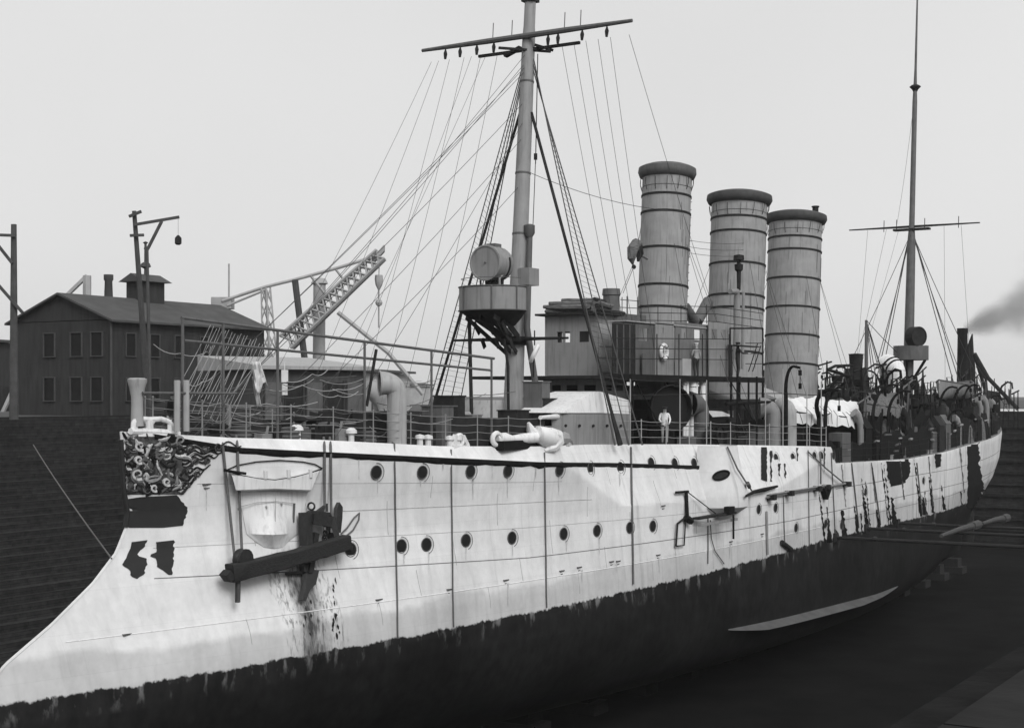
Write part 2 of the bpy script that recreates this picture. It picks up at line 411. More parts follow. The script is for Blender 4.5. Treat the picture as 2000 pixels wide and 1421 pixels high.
# rubbing strake, plate laps
mbr = MB()
xr = [1.0+i*.5 for i in range(61)]
pp = [V((x, -hb(x, zd(x)-.01)-.01, zd(x))) for x in xr]
rag = [p+V((0, 0, -.05+.05*noise.noise(p*1.7))) for p in pp]
mbr.grid([[p+V((0, -.06, .05)) for p in pp], [p+V((0, -.06, -.03)) for p in rag], [p+V((0, .02, -.11+.09*noise.noise(p*2.3))) for p in rag]], smooth=False)
mbr.grid([[p+V((0, .02, .06)) for p in pp], [p+V((0, -.06, .05)) for p in pp]], smooth=False)
build('rubbing_strake', mbr, 'black', hull)
def seam(ztab, x0, x1, r, m, side=-1):
    pts = []
    k = int((x1-x0)/1.0)
    for i in range(k+1):
        x = x0+(x1-x0)*i/k; z = it(x, ztab); pts.append(V((x, side*(hb(x, z)+.002), z)))
    return build('plate_lap', MB().tube(pts, r, 4, cap=False), m, hull)
seam([(0, 2.5), (17, 1.85), (40, 1.75), (100, 2.2)], .8, 92, .016, 'dgrey')
seam([(-3, .95), (17, 1.0), (40, 1.1)], -2.5, 44, .02, 'white')
seam([(0, 4.3), (20, 3.9), (40, 3.3)], 8, 21, .014, 'lgrey')
# finer strake laps and staggered butt straps
for k, (z0, z1) in enumerate(((.2, 1.0), (1.0, 1.9), (1.9, 3.2), (3.2, 4.4), (4.4, 5.2))):
    for j in range(9):
        x = 3.5+j*5.4+(k*37 % 5); pts = []
        for i in range(7):
            z = z0+(z1-z0)*i/6
            if z < zd(x)-.1: pts.append(V((x, -(hb(x, z)+.001), z)))
        if len(pts) > 3: build('butt_strap', MB().tube(pts, .011, 4, cap=False), 'lgrey', hull)
seam([(0, 3.4), (17, 3.0), (46, 2.6)], 1.0, 46, .01, 'lgrey')
seam([(0, 5.4), (17, 4.75), (30, 4.4)], 2.5, 19, .01, 'lgrey')
seam([(46, 3.0), (70, 3.1), (95, 3.7)], 46.5, 92, .016, 'dgrey')
seam([(46, 1.2), (70, 1.3), (95, 2.2)], 47, 92, .012, 'dgrey')
# bilge keels
for sd in (-1, 1):
    rows2 = [[], [], []]
    for i in range(41):
        x = 32.4+i*.66; z = -2.7-.95*min(1, (x-30)/24)**.8; b = hb(x, z); wdt = .62*min(1, .04+(x-32.4)/3.2, max(.02, (58.9-x)/9))**.8
        rows2[0].append(V((x, sd*(b-.05), z+.06))); rows2[1].append(V((x, sd*(b+wdt), z-.34*wdt))); rows2[2].append(V((x, sd*(b-.05), z-.1)))
    build('bilge_keel', MB().grid(rows2, smooth=False), 'bilge', hull)
# ---------------------------------------------------------------- patches that follow the plating
def patch(name, rows, m, parent, smooth=True, k=10, org=None):
    rr = []
    for row in rows:
        out = []
        for (a, b, o), (c, d, q) in zip(row, row[1:]):
            for i in range(k): out.append((a+(c-a)*i/k, b+(d-b)*i/k, o+(q-o)*i/k))
        out.append(row[-1]); rr.append(out)
    g = []
    for row in rr:
        line = []
        for a, b, o in row:
            line.append(hit(a, b, o)[0])
        last = next((q for q in line if q), None)
        for i, q in enumerate(line):
            if q is None: line[i] = last
            else: last = q
        g.append(line)
    return build(name, MB().grid(g, 0, smooth), m, parent)
def decal(name, poly, m, parent, off=.012, step=4, rough=2.0):
    ys = [p[1] for p in poly]; y0, y1 = min(ys), max(ys); mb = MB(); prev = None; k = max(2, int((y1-y0)/step))
    for i in range(k+1):
        y = y0+(y1-y0)*i/k; yy = min(max(y, y0+.01), y1-.01); xs_ = []
        for (a, b), (c, d) in zip(poly, poly[1:]+poly[:1]):
            if (b <= yy) != (d <= yy): xs_.append(a+(c-a)*(yy-b)/(d-b))
        if len(xs_) < 2: prev = None; continue
        a, c = min(xs_)+random.uniform(-rough, rough)*.5, max(xs_)+random.uniform(-rough, rough)
        line = []
        for j in range(13):
            p, nn = hit(a+(c-a)*j/12, y)
            line.append(p+nn*max(off, .018) if p else None)
        last = next((q for q in line if q), None)
        for j in range(12, -1, -1):
            if line[j] is None: line[j] = next((line[q] for q in range(j, 13) if line[q]), last)
        if prev and line[0] and prev[0]: mb.grid([prev, line], smooth=True)
        prev = line
    return build(name, mb, m, parent)
decal('paint_patch', [(238, 972), (345, 966), (366, 992), (357, 1028), (240, 1034), (240, 1000)], 'primer', hull)
decal('paint_patch', [(257, 1056), (287, 1054), (284, 1064), (268, 1080), (276, 1090), (288, 1088), (286, 1104), (280, 1122), (268, 1130), (254, 1124), (254, 1112), (238, 1104), (246, 1090), (252, 1076)], 'primer', hull)
decal('paint_patch', [(305, 1056), (340, 1054), (338, 1088), (336, 1122), (328, 1122), (318, 1112), (307, 1108), (304, 1090), (293, 1086), (296, 1080), (305, 1082)], 'primer', hull)
decal('paint_patch', [(1730, 892), (1776, 888), (1776, 925), (1764, 945), (1740, 950), (1733, 930)], 'black', hull, rough=3)
decal('paint_patch', [(1889, 845), (1913, 835), (1911, 880), (1914, 915), (1919, 940), (1924, 962), (1900, 1000), (1888, 990), (1890, 930)], 'black', hull, rough=3)
decal('paint_patch', [(1824, 884), (1836, 882), (1838, 912), (1828, 914)], 'black', hull, rough=2)
decal('embrasure_slot', [(1486, 869), (1497, 869), (1497, 940), (1486, 936)], 'void', hull, off=.03, rough=.8)
for q in range(26):                                # scabs of bare plate along the after body
    px = random.uniform(1610, 1885); yl = 1052-(px-1620)*.285; hgt = random.uniform(8, 55); wd = random.uniform(2, 9)
    if q % 3 == 0: hgt = random.uniform(60, 120); wd = random.uniform(1.5, 4)
    a = px-hgt*.12
    decal('paint_scab', [(a, yl-hgt), (a+wd*.4, yl-hgt), (px+wd, yl+6), (px-wd*.3, yl+6)], 'black', hull, off=.01, rough=2.2)
for a, b, c, d in ((1503, 880, 5, 60), (1519, 905, 5, 24), (1531, 905, 4, 28), (1555, 870, 4, 30), (1608, 870, 3, 50)):
    decal('paint_scab', [(a, b), (a+c, b), (a+c*.7, b+d), (a+c*.3, b+d)], 'dark', hull, off=.01, rough=2)
# rust pits below the anchor
for q in range(22):
    px = random.choice((random.gauss(652, 5), random.gauss(600, 8))); y = random.uniform(1110, 1240)
    decal('rust_pit', [(px, y), (px+random.uniform(2, 5), y+1), (px+2, y+random.uniform(6, 18)), (px-1, y+5)], 'dark', hull, off=.02, rough=1)
# ---------------------------------------------------------------- bow ornament
build('stem_moulding', MB().tube([V((r[0][0]-.015, 0, r[0][2])) for r in rows if 4.02 < r[0][2] < 6.85], .085, 8), 'primer', hull)
orn = decal('bow_ornament', [(234, 850), (348, 848), (350, 880), (358, 905), (375, 935), (357, 966), (238, 969), (236, 910)], 'orndark', ship, off=.02)
def scroll(cx, cy, R, a0, turns, m, r=.035):
    pts = []
    k = int(10*turns)+4
    for i in range(k):
        t = i/(k-1); a = a0+turns*2*math.pi*t; rr = R*(1-.75*t)
        p, nn = hit(cx+rr*math.cos(a), cy+rr*math.sin(a)*.9)
        if p: pts.append(p+nn*.05)
    if len(pts) > 3: build('scroll', MB().tube(pts, [r*(1-.5*i/len(pts)) for i in range(len(pts))], 5), m, orn)
rs = random.Random(4)
def leaf(x, y, hd, n, r, m):
    pts = []; k = rs.uniform(-.5, .5)
    for i in range(n):
        p, nn = hit(x, y)
        if p and 843 < y < 968: pts.append(p+nn*.04)
        hd += k; k += rs.uniform(-.28, .28); k = max(-.8, min(.8, k)); x += 4.2*math.cos(hd); y += 3.8*math.sin(hd)
        if x > 372 or x < 236: hd += 1.2
    if len(pts) > 3: build('scroll', MB().tube(pts, [r*(.35+.9*math.sin(math.pi*(i+.6)/(len(pts)+.4))) for i in range(len(pts))], 5), m, orn)
for q in range(130): leaf(rs.uniform(242, 352), rs.uniform(852, 962), rs.uniform(0, 6.3), rs.randrange(5, 13), rs.uniform(.018, .055), rs.choice(('ornlight', 'grey', 'dgrey', 'orndark', 'dark', 'dark', 'dgrey', 'black')))
for cx, cy, R in ((272, 870, 11), (270, 897, 9), (268, 925, 13), (300, 952, 8), (325, 940, 9)): scroll(cx, cy, R, 1, 1.1, 'ornlight', .06)
def tendril(pts, m='orndark', r=.04):
    pp = subdiv(pts, 6); out = []
    for i, (a, b) in enumerate(pp):
        p, nn = hit(a, b+3.5*math.sin(i*.9))
        if p: out.append(p+nn*.04)
    build('scroll', MB().tube(out, [r*(1-.6*i/len(out)) for i in range(len(out))], 5), m, orn)
for pts in ([(350, 872), (380, 868), (410, 872), (440, 866), (470, 871)], [(350, 890), (380, 882), (410, 884), (436, 880)], [(355, 905), (380, 895), (405, 892), (425, 889)], [(362, 922), (385, 915), (410, 910)], [(360, 938), (378, 930), (398, 920)], [(345, 955), (366, 945), (380, 932)]):
    tendril(pts, 'black', .045); tendril([(a+5, b+7) for a, b in pts[:-1]], 'dark', .035); tendril([(a+2, b+3) for a, b in pts[:-1]], 'lgrey', .03)
for cx, cy, R in ((372, 876, 10), (400, 878, 9), (380, 900, 10), (370, 918, 9), (385, 926, 7), (425, 874, 8), (362, 946, 10), (404, 900, 7)): scroll(cx, cy, R, 2, 1.3, 'orndark', .04)
# ---------------------------------------------------------------- portholes
pr = MB(); pr.torus((0, 0, .015), (0, 0, 1), .24, .018, 16, 5); pr.torus((0, 0, .04), (0, 0, 1), .33, .014, 10, 4, a0=.25*math.pi-1.0, a1=.25*math.pi+1.9)
PM = mesh_of('porthole', pr, 'dgrey')
gm = MB(); gm.lathe((0, 0, .006), (0, 0, 1), [(.24, 0), (.2, .004), (.001, .006)], 14); GM = mesh_of('glass', gm, 'void')
def porthole(px, py, s=1.0):
    p, nn = hit(px, py)
    if not p: return
    nn = V((nn.x, nn.y, nn.z*.4)).normalized(); yv = (V((0, 0, 1))-nn*nn.z).normalized(); xv = yv.cross(nn)
    M = Matrix.Translation(p+nn*.012) @ Matrix((xv, yv, nn)).transposed().to_4x4() @ Matrix.Rotation(math.radians(-10), 4, 'Z') @ Matrix.Scale(s, 4)
    o = inst(PM, 'porthole', M, ship)
    g = bpy.data.objects.new('glass', GM); col.objects.link(g); g.parent = o
for a, b in [(734, 922), (824, 922), (918, 920), (991, 919), (1092, 917), (1152, 915), (1211, 913), (783, 1066), (832, 1063), (909, 1055), (999, 1050), (1100, 1042), (1165, 1036), (1229, 1030), (1274, 1027), (684, 1073)]: porthole(a, b)
for a, b in [(1271, 904), (1317, 905), (1355, 905)]: porthole(a, b, 1.0)
for a, b in [(1514, 991), (1481, 994), (1554, 1030), (1612, 1022), (1515, 894), (1548, 893), (1590, 890), (1604, 890), (1627, 889), (1643, 1025), (1803, 938), (1690, 960)]: porthole(a, b, .9)
# scuppers and valve plates
for a, b in [(740, 1170), (248, 1238), (988, 1132), (1097, 1114), (1131, 1107), (1194, 1096), (1207, 1095), (878, 1150), (1488, 1042), (1427, 1057), (1285, 1083), (404, 945), (1295, 987)]:
    p, nn = hit(a, b)
    m2 = MB().box((p.x-.16, p.y-.05, p.z-.02), (p.x+.16, p.y+.06, p.z+.02)); m2.box((p.x-.1, p.y-.03, p.z-.14), (p.x+.1, p.y+.06, p.z-.11))
    build('scupper', m2, 'dgrey', hull)
mat('stain', .5, .7, .2, 3, stretch=(4, 4, .5))
rs = random.Random(15)
for a, b in [(734, 934), (824, 933), (918, 931), (991, 930), (1092, 928), (783, 1080), (832, 1077), (909, 1068), (999, 1062), (1100, 1054), (1165, 1047), (1229, 1041), (740, 1176), (988, 1138), (1131, 1112), (1207, 1100), (1285, 1088), (1427, 1062), (404, 950), (1210, 925), (700, 890), (860, 902), (960, 905), (1040, 908)]:
    hgt = rs.uniform(14, 48); wd = rs.uniform(1.5, 4); o = rs.uniform(-5, 5)
    decal('stain', [(a+o, b), (a+o+wd, b), (a+o+wd*.6, b+hgt), (a+o+wd*.4, b+hgt)], 'stain', hull, off=.006, rough=.8)
# gun port on the sponson's forward fairing
el = [(1408+15*math.cos(a)+4*math.sin(a)*-.6, 928+8.5*math.sin(a)-2.5*math.cos(a)) for a in [2*math.pi*k/20 for k in range(20)]]
gpo = decal('gun_port', el, 'dark', ship, off=.03, rough=.2, step=2)
strip('rim', el+[el[0]], .05, 'black', gpo, off=.05)
# ---------------------------------------------------------------- anchor bed on the port bow
lowrim = [(446, 919), (470, 928), (500, 934), (536, 937), (575, 931), (605, 923), (626, 915)]
bed = patch('anchor_bed', [[(a, b-1, .03) for a, b in lowrim], [(a, b, .5) for a, b in [(452, 930), (475, 930), (505, 935), (536, 938), (575, 932), (603, 924), (621, 920)]], [(a, b, .5) for a, b in [(459, 956), (485, 955), (510, 954), (536, 953), (560, 954), (584, 955), (606, 956)]], [(a, b, .02) for a, b in [(464, 959), (485, 959), (510, 958), (536, 957), (560, 958), (584, 959), (602, 960)]]], 'white', ship, False, k=2)
strip('rim', subdiv([(440, 918), (462, 908), (500, 901), (545, 898), (590, 901), (614, 906), (628, 914)], 3), .022, 'black', bed, off=.04)
strip('rim', subdiv(lowrim, 3), .03, 'black', bed, off=.3)
strip('rim', subdiv([(436, 917), (450, 920), (478, 924)], 3), .05, 'black', bed, off=.45)
for a, b in ((516, 918), (561, 916), (604, 915)): strip('lug', [(a, b), (a+1, b+16)], .07, 'white', bed, off=.5)
patch('bed_support', [[(464, 960, .02), (535, 960, .03), (602, 960, .02)], [(474, 1005, .02), (530, 1005, .25), (590, 1005, .02)], [(481, 1042, .03), (530, 1044, .6), (582, 1041, .03)], [(497, 1056, .02), (530, 1060, .25), (566, 1054, .02)], [(515, 1068, .02), (535, 1071, .03), (552, 1068, .02)]], 'white', bed, False)
for a, b in ((518, 992), (548, 986), (463, 996)): strip('eye_bolt', [(a, b-5), (a+1, b)], .03, 'lgrey', bed, off=.2)
strip('plate_lap', [(470, 988), (500, 980), (540, 978), (575, 982)], .012, 'lgrey', bed, off=.2)
strip('plate_lap', [(537, 960), (536, 1000), (535, 1040)], .012, 'lgrey', bed, off=.32)
strip('bed_bar', [(573, 982), (571, 1020)], .04, 'dgrey', bed, off=.12)
# ================================================================ SHIP: rails and forecastle
RK = .083                                          # rake of masts and funnels
def line(name, pts, r, m, parent, n=5, **k): return build(name, MB().tube(pts, r, n), m, parent, **k)
def sag(a, b, s=.0, n=8):
    a, b = V(a), V(b); return [a.lerp(b, i/n)-V((0, 0, 4*s*(i/n)*(1-i/n))) for i in range(n+1)]
def railing(x0, x1, step, side, hts, inset=.25, r=.02, m='grey'):
    xs_ = [x0+i*(x1-x0)/max(1, round((x1-x0)/step)) for i in range(round((x1-x0)/step)+1)]
    base = [V((x, side*(max(bt(x)-inset, .05)), zt(x)-.03)) for x in xs_]
    mb = MB()
    for h in hts:
        for i in range(len(base)-1): mb.tube(sag(base[i]+V((0, 0, h)), base[i+1]+V((0, 0, h)), .02+.03*random.random(), 3), .011, 4)
    rl = build('railing', mb, m, ship)
    for b in base: build('stanchion', MB().tube([b, b+V((0, 0, max(hts)+.04))], [r*1.3, r], 5).ball(b+V((0, 0, max(hts)+.05)), r*1.8, n=6), m, rl)
    return rl
railing(1.2, 20.0, 1.75, -1, (.28, .56, .84, 1.12))
railing(1.2, 24.0, 1.75, 1, (.28, .56, .84, 1.12))
railing(24.5, 46, 2.1, -1, (.35, .7, 1.05), .3, .022, 'lgrey')
railing(24.5, 46, 2.1, 1, (.35, .7, 1.05), .3, .022, 'lgrey')
railing(48, 104, 2.2, -1, (.4, .8, 1.1), .3, .024, 'dark')
railing(48, 104, 2.2, 1, (.4, .8, 1.1), .3, .024, 'dgrey')
# awning frame on the forecastle: two long rails on tall stanchions
fr_top = [edge(a, b, .3) for a, b in ((354, 620), (965, 700))]
fr_mid = [edge(a, b, .3) for a, b in ((360, 665), (960, 723))]
aw = build('awning_frame', MB().tube(fr_top, .055, 6).tube(fr_mid, .05, 6), 'dgrey', ship)
FT = lambda a: fr_top[0].lerp(fr_top[1], (fr_top[0]-edge(a, 650, .3)).xy.length/(fr_top[0]-fr_top[1]).xy.length)
for a in (355, 433, 543, 717, 848, 960):
    q = FT(a); b = V((q.x, q.y, zt(q.x)-.05)); build('stanchion', MB().tube([b, q], .05, 6), 'dgrey', aw)
q = edge(735, 682, .3); b = V((q.x-.3, q.y+.2, zt(q.x)+1.3)); build('strut', MB().tube([b, q], .06, 6), 'dark', aw)
# rope lattice hanging in the bow of the frame (lashings and stays)
rs = random.Random(11)
for k in range(20):
    a = edge(345+k*6, 760+(k*37)%70, .35); b = edge(425+k*6, 634+k*2+rs.uniform(-4, 4), .35)
    b.y += .3; line('lashing', sag(a, b, .05, 5), .014, 'grey', ship, 4)
for pts in ([(300, 672), (352, 690), (405, 686), (412, 676)], [(366, 748), (395, 745), (425, 722)], [(425, 690), (432, 705), (430, 845)], [(520, 760), (590, 752), (660, 760), (715, 745)], [(560, 745), (610, 730), (640, 722)], [(620, 765), (660, 772), (700, 764)], [(363, 785), (430, 786), (520, 788), (620, 785)]):
    ctl = [edge(a, b, .6) for a, b in pts]; sm_l = []
    for a_, b_ in zip(ctl, ctl[1:]): sm_l += sag(a_, b_, .12, 5)[:-1]
    line('lashing', sm_l+[ctl[-1]], .014, 'lgrey', ship, 4)
# jack boom at the stem and the tall bow light pedestal
b0 = P(268, 832, y=-.1); t0_ = P(268, 738, y=-.1)
hgt = t0_.z-b0.z
bl = build('bow_light', MB().lathe(b0, (0, 0, 1), [(.2, 0), (.18, hgt*.45), (.19, hgt*.6), (.24, hgt*.8), (.3, hgt*.93), (.3, hgt*.98), (.22, hgt), (.001, hgt+.01)], 14), 'lgrey', ship)
line('jack_boom', [P(278, 767, y=-.35), P(462, 768, y=-1.3)], .045, 'dgrey', ship, 6)
for a in (346, 364):
    q0, q1 = P(a, 842, y=-.75), P(a, 742, y=-.75); line('bitt_post', [q0, q1], .1, 'lgrey', ship, 8)
# bow chock: heavy casting with two openings
cb = [edge(a, 846, .02) for a in (246, 262, 300, 330, 348)]
ck = MB()
E2 = lambda a, b: (lambda q: V((q.x, min(q.y, -.14), q.z)))(edge(a, b, .12))
ck.tube([E2(a, b) for a, b in ((246, 842), (262, 842), (300, 843), (330, 845), (350, 848))], .11, 8)
ck.tube([E2(a, b) for a, b in ((252, 840), (254, 826), (258, 819), (275, 818), (292, 819), (315, 818), (328, 822), (338, 832), (346, 846))], .085, 8)
for a in (258, 289, 294, 331): ck.tube([E2(a, 819), E2(a+1, 843)], .08, 8)
ck.tube([E2(266, 819), E2(258, 826)], .07, 6).tube([E2(281, 819), E2(288, 826)], .07, 6).tube([E2(302, 819), E2(296, 826)], .07, 6)
build('bow_chock', ck, 'white', ship)
# breakwater: dark V across the forecastle
def wall_strip(name, pts, h, m, parent, th=.08, h2=None):
    mb = MB(); h2 = h2 or [h]*len(pts)
    lo = [V(p) for p in pts]; hi = [V(p)+V((0, 0, q)) for p, q in zip(pts, h2)]; off = V((th, th, 0))
    mb.grid([lo, hi, [q+off for q in hi], [q+off for q in lo]], smooth=False); return build(name, mb, m, parent)
for sd in (-1, 1):
    pts = []
    for i in range(9):
        x = 9.4+i*1.15; y = -.2-4.05*(i/8)**.85; pts.append(V((x, sd*-y, zt(x)-.06)))
    wall_strip('breakwater', pts, 1.15, 'dark', ship)
for k in range(7):
    x = 11+k*1.2; y = -.3-3.6*((x-9.4)/9.2)**.85
    build('breakwater_stay', MB().bar((x+.2, y+.1, zt(x)), (x+.1, y+.02, zt(x)+1.1), .06, .06), 'dark', ship)
# low dark deck gear ahead of the breakwater (capstan, chain, windlass)
for px, py, R, h, m in ((590, 842, .32, .55, 'dark'), (640, 842, .4, .7, 'dgrey'), (555, 838, .25, .7, 'dark'), (680, 846, .28, .8, 'dgrey'), (600, 810, .5, .9, 'dark')):
    q = deckpt(px, 1.3 if py > 830 else 2.2)
    build('capstan', MB().lathe(q-V((0, 0, .05)), (0, 0, 1), [(R*1.2, 0), (R*1.2, .1), (R*.65, .25), (R*.6, h*.7), (R*1.05, h*.85), (R, h), (.001, h+.03)], 14), m, ship)
for k in range(8):
    q = deckpt(520+k*24, .75); hh = random.uniform(.15, .55)
    build('deck_fitting', MB().box((q.x-.2-random.random()*.2, q.y-.15, q.z-.02), (q.x+.25, q.y+.2, q.z+hh)).tube([q+V((0, 0, hh*.6)), q+V((.1, 0, hh+.25))], .05, 6), random.choice(('dark', 'dgrey', 'grey', 'dark')), ship)
for a, R in ((582, .1), (686, .11), (575, .07)):
    q = deckpt(a, .5); build('mushroom_vent', MB().lathe(q-V((0, 0, .02)), (0, 0, 1), [(R, 0), (R, .3), (R*1.9, .32), (R*1.8, .42), (R, .5), (.001, .52)], 12), 'white', ship)
# bollards and fairleads along the white shoulder
for px, py in ((820, 858), (878, 858)):
    q = deckpt(px, .1); build('bollard', MB().lathe(q-V((0, 0, .1)), (0, 0, 1), [(.12, 0), (.11, .3), (.18, .34), (.17, .45), (.001, .5)], 12).lathe(q+V((.45, -.05, -.12)), (0, 0, 1), [(.12, 0), (.11, .3), (.18, .34), (.17, .45), (.001, .5)], 12), 'white', ship)
q = deckpt(897, .1); build('fairlead', MB().box((q.x-.5, q.y-.12, q.z-.12), (q.x+.55, q.y+.12, q.z+.03)).torus(q+V((0, 0, .22)), (.2, 1, 0), .2, .08, 14, 6).bar(q+V((-.45, 0, 0)), q+V((-.25, 0, .42)), .14, .16).bar(q+V((.55, 0, 0)), q+V((.22, 0, .36)), .14, .16), 'white', ship)
# cowl ventilators
def cowl(px, py_base, py_top, r, m, inset=None, y=None, face=(-1, -.25, 0), bands=0, mouth=1.55, z0=None, bm='black'):
    b = deckpt(px, inset) if y is None else P(px, py_base, y=y)
    if y is not None: b.z = zt(b.x) if z0 is None else z0
    t = (b-CAM).dot(V((C, S, 0))); ztop = CAM.z+(H-py_top)*t/F
    f = V(face).normalized(); R = r*1.35; zc = ztop-r*mouth*.9-R*.35
    pts = [b-V((0, 0, .05)), V((b.x, b.y, zc-.1))]; rr = [r, r]
    for i in range(1, 8):
        a = math.pi/2*i/7; pts.append(V((b.x, b.y, zc))+f*R*(1-math.cos(a))+V((0, 0, R*math.sin(a)*.75))); rr.append(r*(1+(mouth-1)*(i/7)**1.6))
    pts.append(pts[-1]+f*r*.35); rr.append(r*mouth*1.02)
    mb = MB().tube(pts, rr, 16, 0, cap=False)
    e = pts[-1]; mb.torus(e, f, r*mouth*1.02, .035, 16, 5)
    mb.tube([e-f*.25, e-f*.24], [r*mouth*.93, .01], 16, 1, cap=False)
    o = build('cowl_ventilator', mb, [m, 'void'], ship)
    for k in range(bands):
        i = 3+k*2; build('band', MB().tube([pts[i]-f*.06*(i > 4)-V((0, 0, .05)), pts[i]+f*.06*(i > 4)+V((0, 0, .03))], rr[i]*1.035, 16), bm, o)
    return o
cowl(775, 862, 738, .36, 'lgrey', inset=.55, face=(-.75, .75, 0), mouth=1.18)
ws = []
for i in range(7):                                   # pale windsail hung from the frame
    t_ = i/6; c2_ = edge(728+t_*16, 742+t_*58, 3.0); rw = .25+.28*math.sin(math.pi*min(1, t_*1.1)); ws.append([c2_+V((rw*math.cos(a)*.9, rw*math.sin(a)*.5, .05*math.sin(3*a+i))) for a in [2*math.pi*k/12 for k in range(12)]])
build('windsail', MB().grid(ws, closed=True), 'lgrey', ship)
# forecastle guns behind the breakwater
def gun(c, heading, m='lgrey', shield=True):
    f = V((math.cos(heading), math.sin(heading), 0)); s_ = V((-f.y, f.x, 0)); c = V(c)
    g = build('deck_gun', MB().lathe(c, (0, 0, 1), [(.55, 0), (.5, .15), (.28, .3), (.25, .85), (.32, .95), (.001, .96)], 14), 'dgrey', ship)
    br = c+V((0, 0, 1.15)); build('barrel', MB().tube([br-f*1.2, br-f*.4, br+f*.2, br+f*2.9, br+f*3.0], [.13, .14, .12, .075, .085], 10), m, g)
    if shield:
        rows_ = []
        for h, d in ((.25, 0), (1.1, .02), (1.75, -.35)):
            rows_.append([c+V((0, 0, h))+f*(.75+d)*math.cos(a)+s_*1.15*math.sin(a) for a in [math.pi*(-.6+1.2*k/12) for k in range(13)]])
        build('shield', MB().grid(rows_, smooth=False), m, g)
gun((P(940, 800, y=1.0).x, 1.0, zt(16)), math.pi)
gun((21.0, -3.6, zt(21)), math.pi+.25, 'white', False)
# forecastle-end screen on the port side and the white hood above it
pts = []; hh = []
for i in range(10):
    px = 1078+(1231-1078)*i/9; q = edge(px, 868, .45+.35*max(0, (3-i)/3)); pts.append(V((q.x, q.y, zt(q.x)-.1))); hh.append(edge(px, 808, .45).z-zt(q.x)+.1)
wall_strip('gun_screen', pts, 0, 'grey', ship, .08, hh)
sc = MB()
a0, a1, a2 = edge(1100, 806, .5), edge(1172, 790, .5), edge(1231, 786, .5)
t1, t2 = edge(1172, 764, .6), edge(1231, 782, .6)
up = V((0, 2.2, .0))
sc.add([a0, edge(1172, 806, .5), edge(1231, 808, .5), t2, t1, edge(1150, 770, .6)], [(0, 1, 2, 3, 4, 5)]); k0 = len(sc.v)
sc.add([p+up for p in sc.v[:6]], [(0, 1, 2, 3, 4, 5)])
for i in range(6): j = (i+1) % 6; sc.f.append([i, j, k0+j, k0+i]); sc.m.append(0); sc.sm.append(False)
build('gun_hood', sc, 'white', ship)
for k in range(5): p_ = edge(1105+k*27, 831, .38); build('rivet_eye', MB().ball(p_, .07, n=6), 'dark', ship)
# second dark capstan cluster between breakwater and mast
for px, m, w_, h in ((860, 'dgrey', .5, 1.5), (880, 'dark', .4, 1.9), (915, 'grey', .35, 1.2), (1005, 'dark', .5, 1.4), (1060, 'dark', .7, 1.9), (1050, 'dgrey', .35, 2.6)):
    q = P(px, 800, y=-2.2); z = zt(q.x)-.03; build('deck_locker', MB().box((q.x-w_, q.y-.4, z), (q.x+w_, q.y+.5, z+h)).box((q.x-w_-.04, q.y-.44, z+h), (q.x+w_+.04, q.y+.54, z+h+.05)), m, ship)
# ================================================================ SHIP: conning tower and bridge
BZ = 8.98
ctc = P(1142, 750, y=0); ctz = 5.9
ct = build('conning_tower', MB().lathe((ctc.x, 0, ctz), (0, 0, 1), [(2.0, 0), (2.0, 2.75), (1.95, 3.08), (.01, 3.1)], 32), 'grey', ship)
for a in range(-5, 5):
    ang = math.pi+.42*a+.2; c_ = V((ctc.x, 0, ctz+2.55)); pts = [c_+V((2.012*math.cos(ang+q), 2.012*math.sin(ang+q), 0)) for q in (-.13, -.06, .0, .06, .13)]
    build('vision_slit', MB().grid([[p-V((0, 0, .13)) for p in pts], [p+V((0, 0, .13)) for p in pts]], smooth=False), 'void', ct)
# chart house
c0 = P(1167, 660, y=-1.4); cx0 = c0.x; cx1 = cx0+1.55; cw = 1.4; cz0 = BZ+.05; cz1 = P(1167, 614, y=-1.4).z
ch = MB()
hw = [(cz0, cz0+1.55), (cz0+2.05, cz1)]
for xx in (cx0, cx1):                               # fore and aft walls with two real openings each
    for z0, z1 in hw: ch.box((xx, -cw, z0), (xx+.06, cw, z1))
    for y0, y1 in (((-cw, -.95), (-.45, .05), (.32, .46), (.74, cw)) if xx == cx0 else ((-cw, .7), (1.38, cw))): ch.box((xx+.001, y0, hw[0][1]), (xx+.059, y1, hw[1][0]))
ch.box((cx0+.062, -cw, cz0), (cx1-.002, -cw+.06, cz1)); ch.box((cx0+.062, cw-.06, cz0), (cx1-.002, cw, cz1))
house = build('chart_house', ch, 'grey', ship)
build('shutter', MB().box((cx0+.02, -.97, hw[0][1]-.02), (cx0+.05, -.43, hw[1][0]+.02)), 'dark', house)
build('side_panel', MB().box((cx0+.15, -cw-.04, cz0+.15), (cx1-.1, -cw-.002, cz0+.78)), 'lgrey', house)
build('side_panel', MB().box((cx0+.15, -cw-.04, cz0+.84), (cx1-.1, -cw-.002, cz0+1.3)), 'lgrey', house)
build('side_panel', MB().box((cx0+.15, -cw-.04, cz0+1.36), (cx1-.1, -cw-.002, cz0+2.4)), 'lgrey', house)
build('roof', MB().box((cx0-.35, -cw-.3, cz1+.002), (cx1+.6, cw+.35, cz1+.1)), 'dark', house)
rs = random.Random(3)
